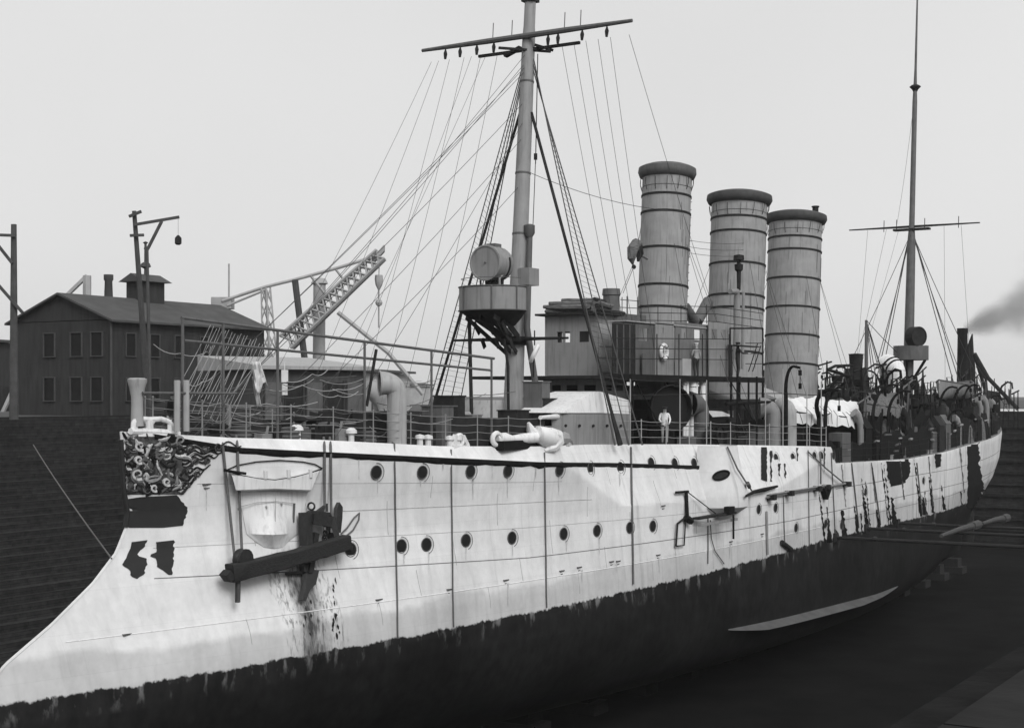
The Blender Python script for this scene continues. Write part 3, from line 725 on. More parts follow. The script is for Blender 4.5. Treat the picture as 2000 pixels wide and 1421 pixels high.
for k in range(26):                                # rolled awnings and hammocks heaped on the roof
    lay = k//8; y = -cw-.2+rs.uniform(0, 2*cw+.4); z = cz1+.2+lay*.17+rs.uniform(-.02, .05); x0 = cx0-.3+lay*.28
    a = V((cx0-.25+rs.uniform(0, .4)+lay*.15, -cw-.25+lay*.18, z)); b = V((cx0+rs.uniform(-.25, 1.6), cw+.3-lay*.3, z+rs.uniform(-.04, .06)))
    if k % 3 == 0: a, b = V((cx0-.3, -cw-.25+rs.uniform(0, .6), z)), V((cx1+.9-lay*.3, -cw-.15+rs.uniform(0, .8), z-.06*rs.random()))
    build('rolled_canvas', MB().tube(sag(a, b, .05, 6), [.09, .12, .13, .12, .13, .12, .08], 7), 'hammock' if k % 4 else 'dark', house)
# bridge deck
yb = -3.6
bx0, bx1 = P(1192, 733, y=yb).x, P(1492, 733, y=yb).x
br = build('bridge_deck', MB().box((bx0, yb, BZ-.14), (bx1, -yb, BZ)).box((cx0-1.2, -2.2, BZ-.13), (bx0-.003, 2.2, BZ-.01)), 'dark', ship)
build('deck_edge', MB().box((bx0, yb-.04, BZ-.2), (bx1, yb-.003, BZ+.08)), 'black', br)
for px in (1236, 1300, 1383, 1428, 1444, 1478, 1490):
    q = P(px, 740, y=yb+.2); build('support_post', MB().tube([V((q.x, q.y, zt(q.x)-.05)), V((q.x, q.y, BZ-.14))], .07 if px > 1400 else .05, 6), 'black', br)
for px0, px1 in ((1240, 1300), (1300, 1383), (1428, 1490)):
    a, b = P(px0, 740, y=yb+.2), P(px1, 740, y=yb+.2); build('brace', MB().tube([V((a.x, a.y, BZ-.2)), V((b.x, b.y, zt(b.x)+.4))], .03, 5), 'black', br)
def panel(name, pxa, pxb, pya, pyb, y, m, parent, holes=(), th=.05):
    """upright sheet on the plane y, cut with real window openings (pixel rectangles)"""
    xa, xb = P(pxa, pyb, y=y).x, P(pxb, pyb, y=y).x; za, zb = P(pxa, pyb, y=y).z, P(pxa, pya, y=y).z
    if pyb > 720: za = BZ
    xs_ = [xa]; mb = MB(); zlo, zhi = za, zb
    if holes:
        zs = sorted([P(holes[0][0], holes[0][3], y=y).z, P(holes[0][0], holes[0][2], y=y).z]); hx = [(P(h[0], h[2], y=y).x, P(h[1], h[2], y=y).x) for h in holes]
        mb.box((xa, y, za), (xb, y+th, zs[0])); mb.box((xa, y, zs[1]), (xb, y+th, zb)); cur = xa
        for a, b in hx: mb.box((cur, y+.001, zs[0]), (a, y+th-.001, zs[1])); cur = b
        mb.box((cur, y+.001, zs[0]), (xb, y+th-.001, zs[1]))
    else: mb.box((xa, y, za), (xb, y+th, zb))
    return build(name, mb, m, parent)
panel('bridge_screen', 1197, 1240, 630, 733, yb+.5, 'dark', br)
for px in (1205, 1218, 1230): build('plank_batten', MB().box((P(px, 700, y=yb+.46).x, yb+.46, BZ), (P(px, 700, y=yb+.46).x+.06, yb+.498, P(px, 634, y=yb+.46).z)), 'dgrey', br)
panel('bridge_screen', 1241, 1279, 632, 733, yb+.52, 'dgrey', br, [(1247, 1266, 640, 665)])
panel('bridge_screen', 1280, 1316, 628, 733, yb+.45, 'grey', br, [(1292, 1296, 640, 650)])
panel('bridge_screen', 1319, 1384, 628, 733, yb+.5, 'mgrey', br, [(1331, 1342, 641, 661), (1356, 1368, 641, 661)])
panel('bridge_screen', 1385, 1423, 628, 733, yb+.3, 'grey', br, [(1390, 1400, 642, 662), (1408, 1417, 642, 662)])
panel('bridge_screen', 1255, 1278, 690, 733, yb+.35, 'dgrey', br)
for py in (660, 680, 700): build('rail_bar', MB().tube([P(1197, py, y=yb+.05), P(1425, py+2, y=yb+.05)], .02, 4), 'dark', br)
for px in (1197, 1240, 1283, 1326, 1372, 1424): q_ = P(px, 700, y=yb+.05); build('stanchion', MB().tube([V((q_.x, yb+.05, BZ-.05)), P(px, 652, y=yb+.05)], .028, 5), 'dark', br)
build('bridge_roof', MB().box((P(1241, 630, y=yb).x, yb+.45, P(1241, 629, y=yb+.5).z+.002), (P(1384, 628, y=yb+.5).x, yb+1.4, P(1241, 629, y=yb+.5).z+.05)), 'lgrey', br)
# bridge rails and the open frame where the signalman stands
mb = MB()
for py in (612, 627, 598):
    mb.tube([P(1250, py-2, y=yb+.6), P(1400, py+1, y=yb+.6), P(1490, py+14, y=yb+.6)], .018, 4)
ra = build('bridge_railing', mb, 'dark', br)
for px in (1252, 1285, 1330, 1380): build('stanchion', MB().tube([P(px, 632, y=yb+.6), P(px, 595, y=yb+.6)], .02, 5), 'dark', ra)
fr = MB()
for px in (1426, 1490): fr.tube([V((P(px, 700, y=yb+.1).x, yb+.1, BZ)), P(px, 641, y=yb+.1)], .045, 5)
fr.tube([P(1426, 641, y=yb+.1), P(1490, 641, y=yb+.1)], .045, 5)
for py in (670, 690, 710): fr.tube([P(1456, py, y=yb+.1), P(1490, py, y=yb+.1)], .02, 4)
fr.tube([P(1462, 725, y=yb+.1), P(1480, 670, y=yb+.1)], .03, 4); fr.tube([P(1470, 725, y=yb+.1), P(1486, 675, y=yb+.1)], .03, 4)
build('signal_frame', fr, 'black', br)
build('chart_table', MB().box((P(1428, 673, y=yb).x, yb-.3, P(1428, 673, y=yb).z-.05), (P(1474, 673, y=yb).x, yb+.2, P(1428, 673, y=yb).z)).box((P(1426, 690, y=yb).x, yb-.02, BZ), (P(1430, 690, y=yb).x, yb+.1, P(1428, 673, y=yb).z-.052)), 'dark', br)
build('flag_locker', MB().box((P(1333, 700, y=yb).x, yb-.0, BZ), (P(1350, 700, y=yb).x, yb+.4, P(1333, 700, y=yb).z)), 'lgrey', br)
# wheelhouse abaft the chart house, rails on it, compass stand
build('compass_stand', MB().lathe(P(1194, 600, y=-.3), (0, 0, 1), [(.42, -.4), (.4, .55), (.45, .6), (.42, .9), (.001, .92)], 12), 'dgrey', br)
build('compass_rail', MB().tube([P(1212, 585, y=-.6), P(1250, 588, y=-.6)], .02, 4).tube([P(1212, 600, y=-.6), P(1250, 602, y=-.6)], .02, 4).tube([P(1215, 618, y=-.6), P(1215, 580, y=-.6)], .025, 4).tube([P(1225, 618, y=-.6), P(1225, 578, y=-.6)], .04, 4).tube([P(1245, 618, y=-.6), P(1245, 580, y=-.6)], .025, 4), 'dgrey', br)
panel('bridge_screen', 1200, 1262, 610, 632, -.5, 'dgrey', br)
# ================================================================ SHIP: foremast
def mx_(z): return 23.2+RK*(z-7.6)                  # mast centre line
def mp(z, y=0): return V((mx_(z), y, z))
fm = build('foremast', MB().tube([mp(5.9), mp(9), mp(14), mp(20), mp(24), mp(24.5), mp(33)], [.43, .42, .36, .32, .29, .26, .2], 18), 'mast', ship)
for z in (17.9, 15.2, 22.0): build('band', MB().tube([mp(z-.04), mp(z+.04)], it(z, [(14, .36), (20, .32), (24, .29)])+.02, 16), 'dgrey', fm)
yz = 24.0
yd = build('yard', MB().tube([mp(yz, -5.3)+V((-.35, 0, 0)), mp(yz, -2)+V((-.35, 0, 0)), mp(yz, 2)+V((-.35, 0, 0)), mp(yz, 5.5)+V((-.35, 0, 0))], [.08, .13, .13, .08], 8), 'dgrey', fm)
for y in (-4.1, -2.9, -1.7, -1.2, 1.6, 2.5, 3.4, 4.2): build('block', MB().tube([mp(yz-.1, y)+V((-.35, 0, 0)), mp(yz-.3, y)+V((-.35, 0, 0)), mp(yz-.55, y)+V((-.35, 0, 0))], [.03, .1, .06], 6), 'dark', fm)
build('crosstree', MB().bar(mp(yz-.55, -2.6), mp(yz-.55, 2.6), .14, .12).bar(mp(yz-.56, 0)+V((-1.2, .8, -.05)), mp(yz-.56)+V((.6, -.8, -.05)), .12, .1).bar(mp(yz-.7, -1.2), mp(yz-.4, -.4), .3, .12).bar(mp(yz-.7, 1.2), mp(yz-.4, .4), .3, .12), 'dark', fm)
for y in (-2.6, -1.8, .9, 1.9): build('yard_iron', MB().tube([mp(yz, y), mp(yz+.9, y)], .022, 5), 'dgrey', fm)
build('mast_head', MB().box(mp(25.6, -.3)-V((.3, 0, 0)), mp(26.2, .3)+V((.25, 0, 0))), 'dark', fm)
# searchlight platform
pc = P(962, 585, y=0); zpb, zpt = P(962, 607, y=0).z, P(962, 561, y=0).z
ring = lambda r, z, dx=0: [V((pc.x+dx+1.28*r*math.cos(a), 1.5*r*math.sin(a), z)) for a in [2*math.pi*k/32 for k in range(32)]]
pl = MB(); pl.grid([ring(1, zpb), ring(1, zpt), ring(.97, zpt), ring(.97, zpb+.06)], smooth=True, closed=True); pl.add(ring(.98, zpb+.05), [list(range(32))])
plat = build('searchlight_platform', pl, 'grey', fm)
build('platform_base', MB().grid([ring(1.0, zpb-.002), ring(.8, zpb-.28, .2), ring(.4, zpb-.6, .75)], smooth=True, closed=True), 'dark', plat)
build('platform_rim', MB().tube(ring(1.01, zpt)+[ring(1.01, zpt)[0]], .03, 5).tube(ring(1.01, zpb)+[ring(1.01, zpb)[0]], .03, 5), 'dgrey', plat)
for a in (2.6, 3.6, 4.4, 5.2): q = V((pc.x+1.3*math.cos(a), 1.52*math.sin(a), 0)); build('plate_lap', MB().tube([V((q.x, q.y, zpb)), V((q.x, q.y, zpt))], .035, 5), 'dgrey', plat)
for y in (-.7, 0, .7):                              # curved bracket plates with lightening holes
    m0 = MB(); mc = mp(zpb-1.6)
    for h0, h1 in ((0, .3), (.42, .72), (.84, 1)):
        m0.bar(V((pc.x-1.0+h0*1.5, y, zpb-.3-h0*h0*1.25)), V((pc.x-1.0+h1*1.5, y, zpb-.3-h1*h1*1.25)), .05, .22)
    m0.bar(V((pc.x-.2, y, zpb-.3)), V((mc.x-.3, y*.5, zpb-1.1)), .05, .3); m0.bar(V((pc.x-1.0, y, zpb-.3)), V((mc.x-.35, y*.4, zpb-1.75)), .05, .18)
    build('bracket', m0, 'dark', plat)
lz = P(960, 660, y=0).z
build('lower_yard', MB().tube([mp(lz, -2.9)-V((.5, 0, 0)), mp(lz, 0)-V((.5, 0, 0)), mp(lz, 2.9)-V((.5, 0, 0))], [.05, .1, .05], 7).box(mp(lz-.1, -.6)-V((.7, 0, 0)), mp(lz+.12, .6)+V((.1, 0, 0))), 'dark', fm)
build('spider_band', MB().box(mp(lz-.25, -.5)-V((.45, 0, 0)), mp(lz-.02, .5)+V((.45, 0, 0))), 'dark', fm)
build('platform_leg', MB().tube([V((pc.x-.3, 1.0, zpb)), V((pc.x-.2, .9, zt(22)))], .09, 6), 'dark', fm)
build('platform_leg', MB().tube([V((pc.x+.3, -.4, lz-.05)), V((pc.x+.45, -.5, lz-1.2)), V((pc.x+.5, -.5, zt(22)))], .07, 6), 'dark', fm)
# searchlight drum, pointing ahead
sc_ = P(962, 515, y=0); sl_ = build('searchlight', MB().lathe(sc_+V((.75, 0, 0)), (-1, 0, 0), [(.01, -.05), (.5, 0), (.68, .12), (.74, .3), (.74, .55), (.76, .56), (.76, .64), (.74, .66), (.74, 1.25), (.77, 1.27), (.77, 1.36), (.7, 1.37), (.69, 1.33), (.01, 1.31)], 28), 'grey', fm)
build('vent_box', MB().box(sc_+V((-.1, -.2, .68)), sc_+V((.4, .25, .86))), 'dgrey', sl_)
build('glass_boss', MB().lathe(sc_+V((-.61, 0, 0)), (-1, 0, 0), [(.05, 0), (.04, .03), (.001, .04)], 8), 'dgrey', sl_)
build('trunnion', MB().torus(sc_+V((.15, 0, 0)), (1, 0, 0), .8, .035, 16, 5, a0=math.pi*.9, a1=math.pi*2.1).tube([sc_+V((.15, -.4, -.7)), sc_+V((.15, -.3, zpt-sc_.z-.8))], .08, 6).tube([sc_+V((.15, .4, -.7)), sc_+V((.15, .3, zpt-sc_.z-.8))], .08, 6), 'dark', sl_)
build('lamp_pedestal', MB().lathe(V((sc_.x+.15, 0, zpb+.06)), (0, 0, 1), [(.5, 0), (.45, .7), (.3, .8), (.3, sc_.z-zpb-.7)], 14), 'dark', sl_)
for q, a in ((-.5, 'mast'), (.45, 'dgrey')): build('lamp_fitting', MB().tube([V((sc_.x-.2, q, zpt-.5)), V((sc_.x-.25, q, zpt+.35)), V((sc_.x, q, zpt+.5))], .05, 6), a, sl_)
build('platform_rail', MB().tube([V((pc.x+1.2*math.cos(a), 1.4*math.sin(a), zpt+.35)) for a in [math.pi*(.5+k/14) for k in range(15)]], .015, 4), 'dgrey', plat)
build('box_shelter', MB().box((mx_(zpt)-.3, -.75, zpt+.2), (mx_(zpt)+.55, -.2, zpt+.95)), 'grey', plat)
# derrick boom stowed upright beside the mast
build('derrick_boom', MB().tube([V((24.4, -.9, zt(24))), P(1029, 640, y=-.7), P(1036, 440, y=-.5)], [.13, .15, .11], 10).lathe(P(1034, 442, y=-.5), (0, 0, 1), [(.12, -.5), (.24, -.3), (.24, .05), (.1, .1)], 10), 'dgrey', fm)
build('derrick_tackle', MB().tube([mp(23.2, -.5), P(1046, 320, y=-.5)], .025, 4).tube([P(1046, 300, y=-.5), P(1046, 312, y=-.5)], .09, 6).tube([P(1046, 312, y=-.5), P(1041, 440, y=-.5)], .02, 4), 'dark', fm)
# shrouds with ratlines
def shrouds(anchor_pts, head_z, side, m='wire', rat=True, mastf=mp, parent=None, r=.028):
    mb = MB(); tops = []; parent = parent or fm
    for i, (x, y) in enumerate(anchor_pts):
        a = V((x, y, zt(x)-.02)); b = mastf(head_z-.25*i, side*.3); tops.append((a, b)); mb.tube([a, a.lerp(b, .1), b], [r*1.8, r, r], 4)
    if rat:
        for k in range(6, 64):
            t = k/70
            for (a, b), (c_, d) in zip(tops, tops[1:]): mb.tube([a.lerp(b, t), c_.lerp(d, t)], .008, 3)
    build('shrouds', mb, m, parent)
shrouds([(23.2, -5.0), (24.3, -5.1), (25.4, -5.2)], 23.0, -1)
shrouds([(23.2, 5.0), (24.3, 5.1), (25.4, 5.2), (26.3, 5.2)], 22.6, 1)
shrouds([(23.6, -5.05)], 20.6, -1, 'dark', False, r=.075)
shrouds([(23.6, 5.05)], 20.6, 1, 'dark', False, r=.075)
# stays and halyards
def stay(a, b, r=.014, s=.1, m='wire', name='stay', parent=None): line(name, sag(a, b, s, 8), r, m, parent or fm, 4)
for z, x, y in ((22.8, 1.5, 0), (21.2, 3.2, .3), (19.6, 5, -.4), (22.6, 2.6, 1.2), (23.4, 2.4, -.9), (17.5, 8.5, 1.4), (23.0, 6.0, 2.6), (20.4, 8.0, -2.0)): stay(mp(z), V((x, y, zt(x)+.05)), .013, .25, name='forestay')
for y, ya, xa in ((1.6, 4.0, 21.5), (2.5, 4.4, 20.5), (3.4, 4.6, 19), (4.2, 4.6, 17.5), (3.0, 4.3, 15.5), (4.8, 4.0, 13), (5.2, 3.4, 9.5), (2.2, 2.8, 12.5)): stay(mp(yz-.5, y), V((xa, ya, zt(xa)+.3)), .011, .3, name='halyard')
for y, ya, xa, za in ((-1.7, -2.2, 29.5, 9.2), (-2.9, -2.6, 30.5, 9.2), (-4.1, -3.0, 31.5, 9.2), (-2.3, -2.4, 30, 9.2), (-5.0, -3.2, 38, 12), (-3.5, -2.8, 31, 9.2)): stay(mp(yz-.5, y), V((xa, ya, za)), .011, .2, name='halyard')
stay(P(1025, 333, y=0), V((37.3, -.8, 17.6)), .014, .3, name='aerial')
# ================================================================ SHIP: funnels
def funnel(xb, r, ztop, bands_py, capm, zbase=5.6):
    fc = lambda z: V((xb+RK*(z-9.5), 0, z))
    ax = (fc(20)-fc(10)).normalized(); Lh = (ztop-zbase)/ax.z; b = fc(zbase)
    f = build('funnel', MB().lathe(b, ax, [(r*1.0, 0), (r*1.0, Lh-.35), (r*.9, Lh-.3), (r*.88, Lh-2)], 36), 'funnel', ship)
    build('cap', MB().lathe(b, ax, [(r*1.01, Lh-.5), (r*1.12, Lh-.42), (r*1.19, Lh-.2), (r*1.17, Lh+.04), (r*1.02, Lh+.14), (r*.86, Lh+.16), (r*.84, Lh-.6)], 40), capm, f)
    build('cap_rim', MB().torus(b+ax*(Lh+.16), ax, r*.86, .05, 36, 6), 'dark', f)
    for py in bands_py:
        dpt = (fc(12)-CAM).dot(V((C, S, 0))); z = CAM.z+(H-py)*dpt/F; h = (z-zbase)/ax.z
        build('band', MB().lathe(b, ax, [(r*1.003, h-.06), (r*1.03, h-.05), (r*1.03, h+.05), (r*1.003, h+.06)], 36, smooth=False), 'dark', f)
    for k in range(26):                              # climbing irons on the after port quarter
        h = .16*Lh+k*.029*Lh; a = math.radians(-38); q = b+ax*h+V((r*math.cos(a), r*math.sin(a), 0)); nn = V((math.cos(a), math.sin(a), 0)); tn = V((-nn.y, nn.x, 0))
        build('rung', MB().tube([q-tn*.16, q-tn*.16+nn*.12, q+tn*.16+nn*.12, q+tn*.16], .018, 4), 'dark', f)
    for k in range(14):                              # rivetted stays under the cap
        a = 2*math.pi*k/14; nn = V((math.cos(a), math.sin(a), 0)); build('cap_stay', MB().tube([b+ax*(Lh-1.15)+nn*(r+.02), b+ax*(Lh-.8)+nn*(r+.13), b+ax*(Lh-.5)+nn*(r*1.1)], .018, 4), 'dark', f)
    rr = r*1.006
    build('lap', MB().lathe(b, ax, [(rr, Lh-1.02), (rr+.01, Lh-1.0), (rr, Lh-.98)], 36), 'dgrey', f)
    for k in range(9):
        a = 2*math.pi*k/9+.3; nn = V((math.cos(a), math.sin(a), 0)); build('lap', MB().tube([b+ax*(Lh-1.0)+nn*rr, b+ax*(Lh-.5)+nn*rr], .012, 4), 'dgrey', f)
    fr_ = random.Random(int(xb*10))
    for k in range(22):                              # plate butts between the hoops
        a = fr_.uniform(-3.14, 0); h0 = fr_.uniform(.25, .8)*Lh; nn = V((math.cos(a), math.sin(a), 0)); build('lap', MB().tube([b+ax*h0+nn*rr, b+ax*(h0+Lh*.1)+nn*rr], .011, 4), 'dgrey', f)
    hg = Lh*.72
    for k, (a, dx, dy, dz) in enumerate(((-2.3, -3.0, -4.3, .2), (-.9, 3.2, -4.6, .2), (2.3, -3.0, 4.3, .2), (.9, 3.2, 4.6, .2), (-1.6, 0.2, -4.9, .2))):
        q = b+ax*hg+V((r*math.cos(a), r*math.sin(a), 0)); e = V((b.x+dx, dy, zt(b.x+dx)+dz)); build('guy_wire', MB().tube(sag(q, e, .15, 6), .013, 4), 'wire', f)
    return f, b, ax, Lh
f1 = funnel(38.05, 1.29, 19.95, (383, 417, 487, 560, 603), 'dgrey')
f2 = funnel(47.85, 1.6, 19.62, (428, 456, 518, 580, 605, 690), 'cap')
f3 = funnel(57.0, 1.66, 19.4, (467, 492, 547, 603, 657, 713), 'cap')
q = P(1590, 412, y=0); build('galley_pipe', MB().tube([V((58.9, -.9, 18.6)), V((58.95, -.9, 19.7)), V((58.97, -.9, 20.1))], .2, 10).torus(V((58.97, -.9, 20.1)), (0, 0, 1), .2, .06, 12, 5), 'dark', f3[0])
a, b, c_ = P(1338, 600, y=-.2), P(1357, 628, y=-.3), P(1383, 588, y=-.2)
build('steam_pipe', MB().tube([a, b], .3, 12), 'dgrey', f1[0]); build('steam_pipe', MB().tube([c_, b+V((.3, 0, 0))], .3, 12), 'dgrey', f2[0])
# steam pipe and siren on the front of the middle funnel
q = [P(1426, 569, y=-2.0), P(1439, 569, y=-2.0), P(1440, 585, y=-2.0), P(1437, 700, y=-2.0)]
build('steam_pipe', MB().tube(q, [.14, .16, .17, .17], 10), 'grey', f2[0])
q = P(1443, 520, y=-1.95); build('siren', MB().lathe(q, (0, 0, 1), [(.1, -1.3), (.12, -.3), (.22, -.2), (.24, .1), (.1, .15), (.1, .3), (.3, .35), (.28, .6), (.001, .66)], 14), 'dark', f2[0])
q = P(1452, 570, y=-1.9); build('steam_pipe', MB().tube([q, P(1450, 720, y=-1.9)], .09, 8), 'grey', f2[0])
for py in (465, 478, 490): line('signal_wire', sag(V((40.1, -.7, CAM.z+(H-py)*79/F)), V((47.2, -.9, CAM.z+(H-py-6)*85/F)), .1, 5), .012, 'wire', f1[0], 4)
# ================================================================ SHIP: amidships
dh = build('boiler_casing', MB().box((33, -2.4, 5.3), (63, 2.4, 7.4)).box((33.5, -2.0, 7.4), (62, 2.0, 7.9)), 'dark', ship)
for k in range(9): x = 34+k*2.4; build('casing_door', MB().box((x, -2.46, 5.75), (x+.75, -2.402, 7.3)), 'dgrey' if k % 2 else 'black', dh)
for x in (33.2, 41, 50): build('skylight', MB().prism([(x, -1.9, 7.9), (x, 1.9, 7.9), (x, 0, 8.6)], (2.5, 0, 0)), 'lgrey', dh)
cowl(1290, 866, 772, .66, 'dark', inset=2.2, face=(-.75, -1, 0), mouth=1.6)
cowl(1368, 866, 776, .42, 'dgrey', inset=1.7, face=(-1, .45, 0), mouth=1.45)
cowl(1541, 866, 786, .4, 'lgrey', inset=1.0, face=(.6, .9, 0), mouth=1.3)
cowl(1510, 866, 786, .4, 'grey', inset=1.4, face=(-.5, 1, 0), mouth=1.3)
cowl(1752, 790, 703, .62, 'white', y=-1.2, face=(.5, .85, 0), bands=3, mouth=1.35, z0=6.5)
cowl(1652, 800, 764, .5, 'lgrey', y=-1.6, face=(.5, .85, 0), bands=2, mouth=1.35, z0=6.0)
# white lagged pipes and vents under the bridge
for px, r, y0, y1 in ((1341, .12, 733, 775), (1352, .2, 742, 778), (1358, .14, 735, 775), (1372, .17, 738, 778), (1336, .08, 738, 776)):
    a, b = P(px, y0, y=-3.35), P(px, y1+22, y=-3.35); b.z = zt(b.x)-.03; build('vent_pipe', MB().tube([b, a], r, 10).torus(a-V((0, 0, .3)), (0, 0, 1), r+.02, .04, 10, 4), 'white', dh)
a = P(1384, 800, y=-2.7); build('awning_slab', MB().prism([P(1383, 803, y=-3.0), P(1410, 803, y=-3.0), P(1432, 812, y=-3.0), P(1392, 814, y=-3.0)], (0, 1.6, .1)), 'canvas', ship)
# catwalk with posts amidships
line('boat_spar', [P(1418, 789, y=-4.6), P(1460, 786, y=-4.6), P(1512, 784, y=-4.6)], [.09, .1, .05], 'black', ship, 7)
for px, py in ((1440, 730), (1478, 735), (1232, 730), (1462, 742)):
    a = deckpt(px, .45); b = edge(px, py, .45); line('awning_stanchion', [a-V((0, 0, .05)), b], .055, 'black', ship, 6)
for px, py in ((1231, 740), (1328, 740), (1380, 742), (1495, 750), (1529, 720), (1576, 760), (1604, 745)):
    a = deckpt(px, .2); b = edge(px, py, .2); line('awning_stanchion', [a-V((0, 0, .05)), b], .028, 'lgrey', ship, 6)
for pts in ([(1235, 772), (1330, 770), (1440, 768), (1530, 768), (1600, 772)], [(1235, 742), (1300, 745), (1340, 745)], [(1240, 830), (1340, 832), (1440, 834), (1560, 832)]):
    line('awning_ridge', [edge(a, b, .5) for a, b in pts], .022, 'dark', ship, 4)
# dark lumber of gear along the waist
rs = random.Random(21)
for k in range(42):
    x = rs.uniform(30, 74); ins = rs.uniform(.7, 2.4); y = -(bt(x)-ins); z = zt(x)-.03; w_, d_, h = rs.uniform(.2, .8), rs.uniform(.2, .5), rs.uniform(.3, 1.5)
    if 24 < x < 31: continue
    kind = rs.randrange(3); m = rs.choice(('dark', 'black', 'dgrey', 'black', 'grey'))
    if kind == 0: build('deck_locker', MB().box((x-w_, y-d_, z), (x+w_, y+d_, z+h*.7)).box((x-w_-.03, y-d_-.03, z+h*.7), (x+w_+.03, y+d_+.03, z+h*.7+.05)), m, ship)
    elif kind == 1: build('mushroom_vent', MB().lathe((x, y, z), (0, 0, 1), [(.14, 0), (.14, h*.8), (.3, h*.82), (.28, h*.95), (.001, h)], 12), m, ship)
    else: build('cable_reel', MB().lathe((x, y-.35, z+.45), (0, 1, 0), [(.45, 0), (.45, .06), (.2, .07), (.2, .63), (.45, .64), (.45, .7)], 14).box((x-.3, y-.3, z), (x+.3, y+.3, z+.12)), m, ship)
# boat davits
def davit(px, side_y, h, reach, m='black', r=.1, out=-1, lean=0):
    q = P(px, 800, y=side_y); z = zt(q.x); b = V((q.x, side_y, z-.05)); pts = [b, b+V((0, 0, h*.62))]
    for i in range(1, 8):
        a = math.pi/2*i/7; pts.append(b+V((lean*math.sin(a), out*reach*(1-math.cos(a))*.9, h*.62+h*.38*math.sin(a))))
    pts.append(pts[-1]+V((0, out*.35, -.08)))
    d = build('davit', MB().tube(pts, [r*1.15, r*1.15]+[r*(1-.05*i) for i in range(8)], 8), m, ship)
    e = pts[-1]; build('davit_fall', MB().tube([e, e-V((0, 0, .8))], .025, 4).tube([e-V((0, 0, .12)), e-V((0, 0, .4))], .1, 6).tube([e-V((0, 0, .8)), e-V((0, 0, 1.1))], .09, 6), m, d)
    return d
for px, h, rc, ln in ((1600, 4.1, 1.6, -1.9), (1535, 4.2, .6, -.3), (1612, 4.9, 1.0, .6), (1705, 4.6, 1.2, .4), (1735, 4.3, 1.2, 0)): davit(px, -5.4, h, rc, lean=ln, r=.13 if px == 1600 else .1)
for px, h in ((1668, 5.6), (1640, 5.2), (1722, 5.2)): davit(px, 4.8, h, 1.2, out=1)
for px in (1835, 1862, 1880): davit(px, -4.6, 4.2, 1.0)
build('davit_arm', MB().tube([P(1616, 722, y=-3), P(1632, 714, y=-3), P(1664, 713, y=-3)], .09, 6).tube([P(1616, 722, y=-3), P(1640, 728, y=-3), P(1662, 738, y=-3)], .1, 6), 'black', ship)
# after deckhouse, round-fronted casing, after bridge
mbx = MB(); rr = []
for z, s_ in ((4.1, 1), (7.2, 1), (8.0, .9), (8.5, .6)):
    rr.append([V((61.0-2.6*s_*math.cos(a) if abs(math.cos(a)) > 2 else 63.5-4.2*s_*max(0, math.cos(a)) + (6.5 if math.cos(a) < 0 else 0)*s_, 3.6*s_*math.sin(a), z)) for a in [2*math.pi*k/40 for k in range(40)]])
mbx.grid(rr, closed=True); mbx.add(rr[-1], [list(range(40))])
build('after_casing', mbx, 'black', ship)
ah = build('after_deckhouse', MB().box((74, -3.4, 4.3), (90, 3.4, 6.9)).box((73.5, -3.8, 6.9), (91, 3.8, 7.05)), 'black', ship)
for k in range(5): build('window', MB().box((75.2+k*2.9, -3.46, 5.6), (76.2+k*2.9, -3.402, 6.4)), 'lgrey' if k in (1, 3) else 'dgrey', ah)
build('after_bridge', MB().box((66, -4.4, 7.5), (74.5, 4.4, 7.62)).tube([V((66, -4.3, 8.5)), V((74.5, -4.3, 8.5))], .03, 5).tube([V((66, -4.3, 8.05)), V((74.5, -4.3, 8.05))], .02, 5), 'black', ship)
for x in (66.1, 70, 74.3): build('support_post', MB().tube([V((x, -4.25, zt(x)-.05)), V((x, -4.25, 8.55))], .08, 6), 'black', ship)
rs = random.Random(5)
for k in range(34):                                 # rails, stanchions, pipes in the tangle abaft the funnels
    x = rs.uniform(60, 94); y = rs.uniform(-4.5, 2); z = zt(x)+rs.uniform(.2, 2.8); L_ = rs.uniform(.8, 3.4)
    d_ = rs.choice((V((1, 0, 0)), V((0, 1, 0)), V((.3, 0, 1)), V((-.4, .1, 1)), V((.8, 0, .5)))); a_ = V((x, y, zt(x)-.03)); b_ = V((x, y, z))
    line('gear_pole', [a_, b_, b_+d_*L_*.7], rs.uniform(.03, .08), rs.choice(('black', 'black', 'dark', 'dgrey')), ship, 5)
for k in range(10):
    x = rs.uniform(62, 84); y = rs.uniform(-4.6, -3.7); z = zt(x)+rs.uniform(1.2, 3.0); build('hammock_roll', MB().tube([V((x, y, z)), V((x+rs.uniform(.6, 1.6), y, z+rs.uniform(-.1, .1)))], .1, 7).tube([V((x+.3, y, zt(x)-.03)), V((x+.3, y, z))], .03, 4), rs.choice(('lgrey', 'grey', 'white')), ship)
gun((93.5, -1.4, zt(93)), -.2, 'dgrey'); gun((67, -4.2, zt(67)), -.5, 'dgrey'); gun((98, 1.2, zt(98)), .1, 'dgrey')
q = P(1672, 705, y=0); build('after_compass_house', MB().box((q.x-.5, -.6, 7.4), (q.x+.6, .6, q.z-.5)).lathe((q.x, 0, q.z-.5), (0, 0, 1), [(.45, 0), (.5, .9), (.55, 1.0), (.001, 1.05)], 12), 'dark', ship)
dm = P(1692, 625, y=.5); db = V((dm.x, .5, 7.5))
build('derrick_mast', MB().tube([db, dm], [.18, .1], 8), 'dgrey', ship)
for dx, dy in ((1.5, -1.2), (2.6, -.6), (3.6, .2), (5.0, 1.0), (.8, -1.5)): stay(dm, db+V((dx, dy, .6)), .03, .05, parent=ship)
stay(dm, P(1752, 688, y=0), .035, .05, parent=ship)
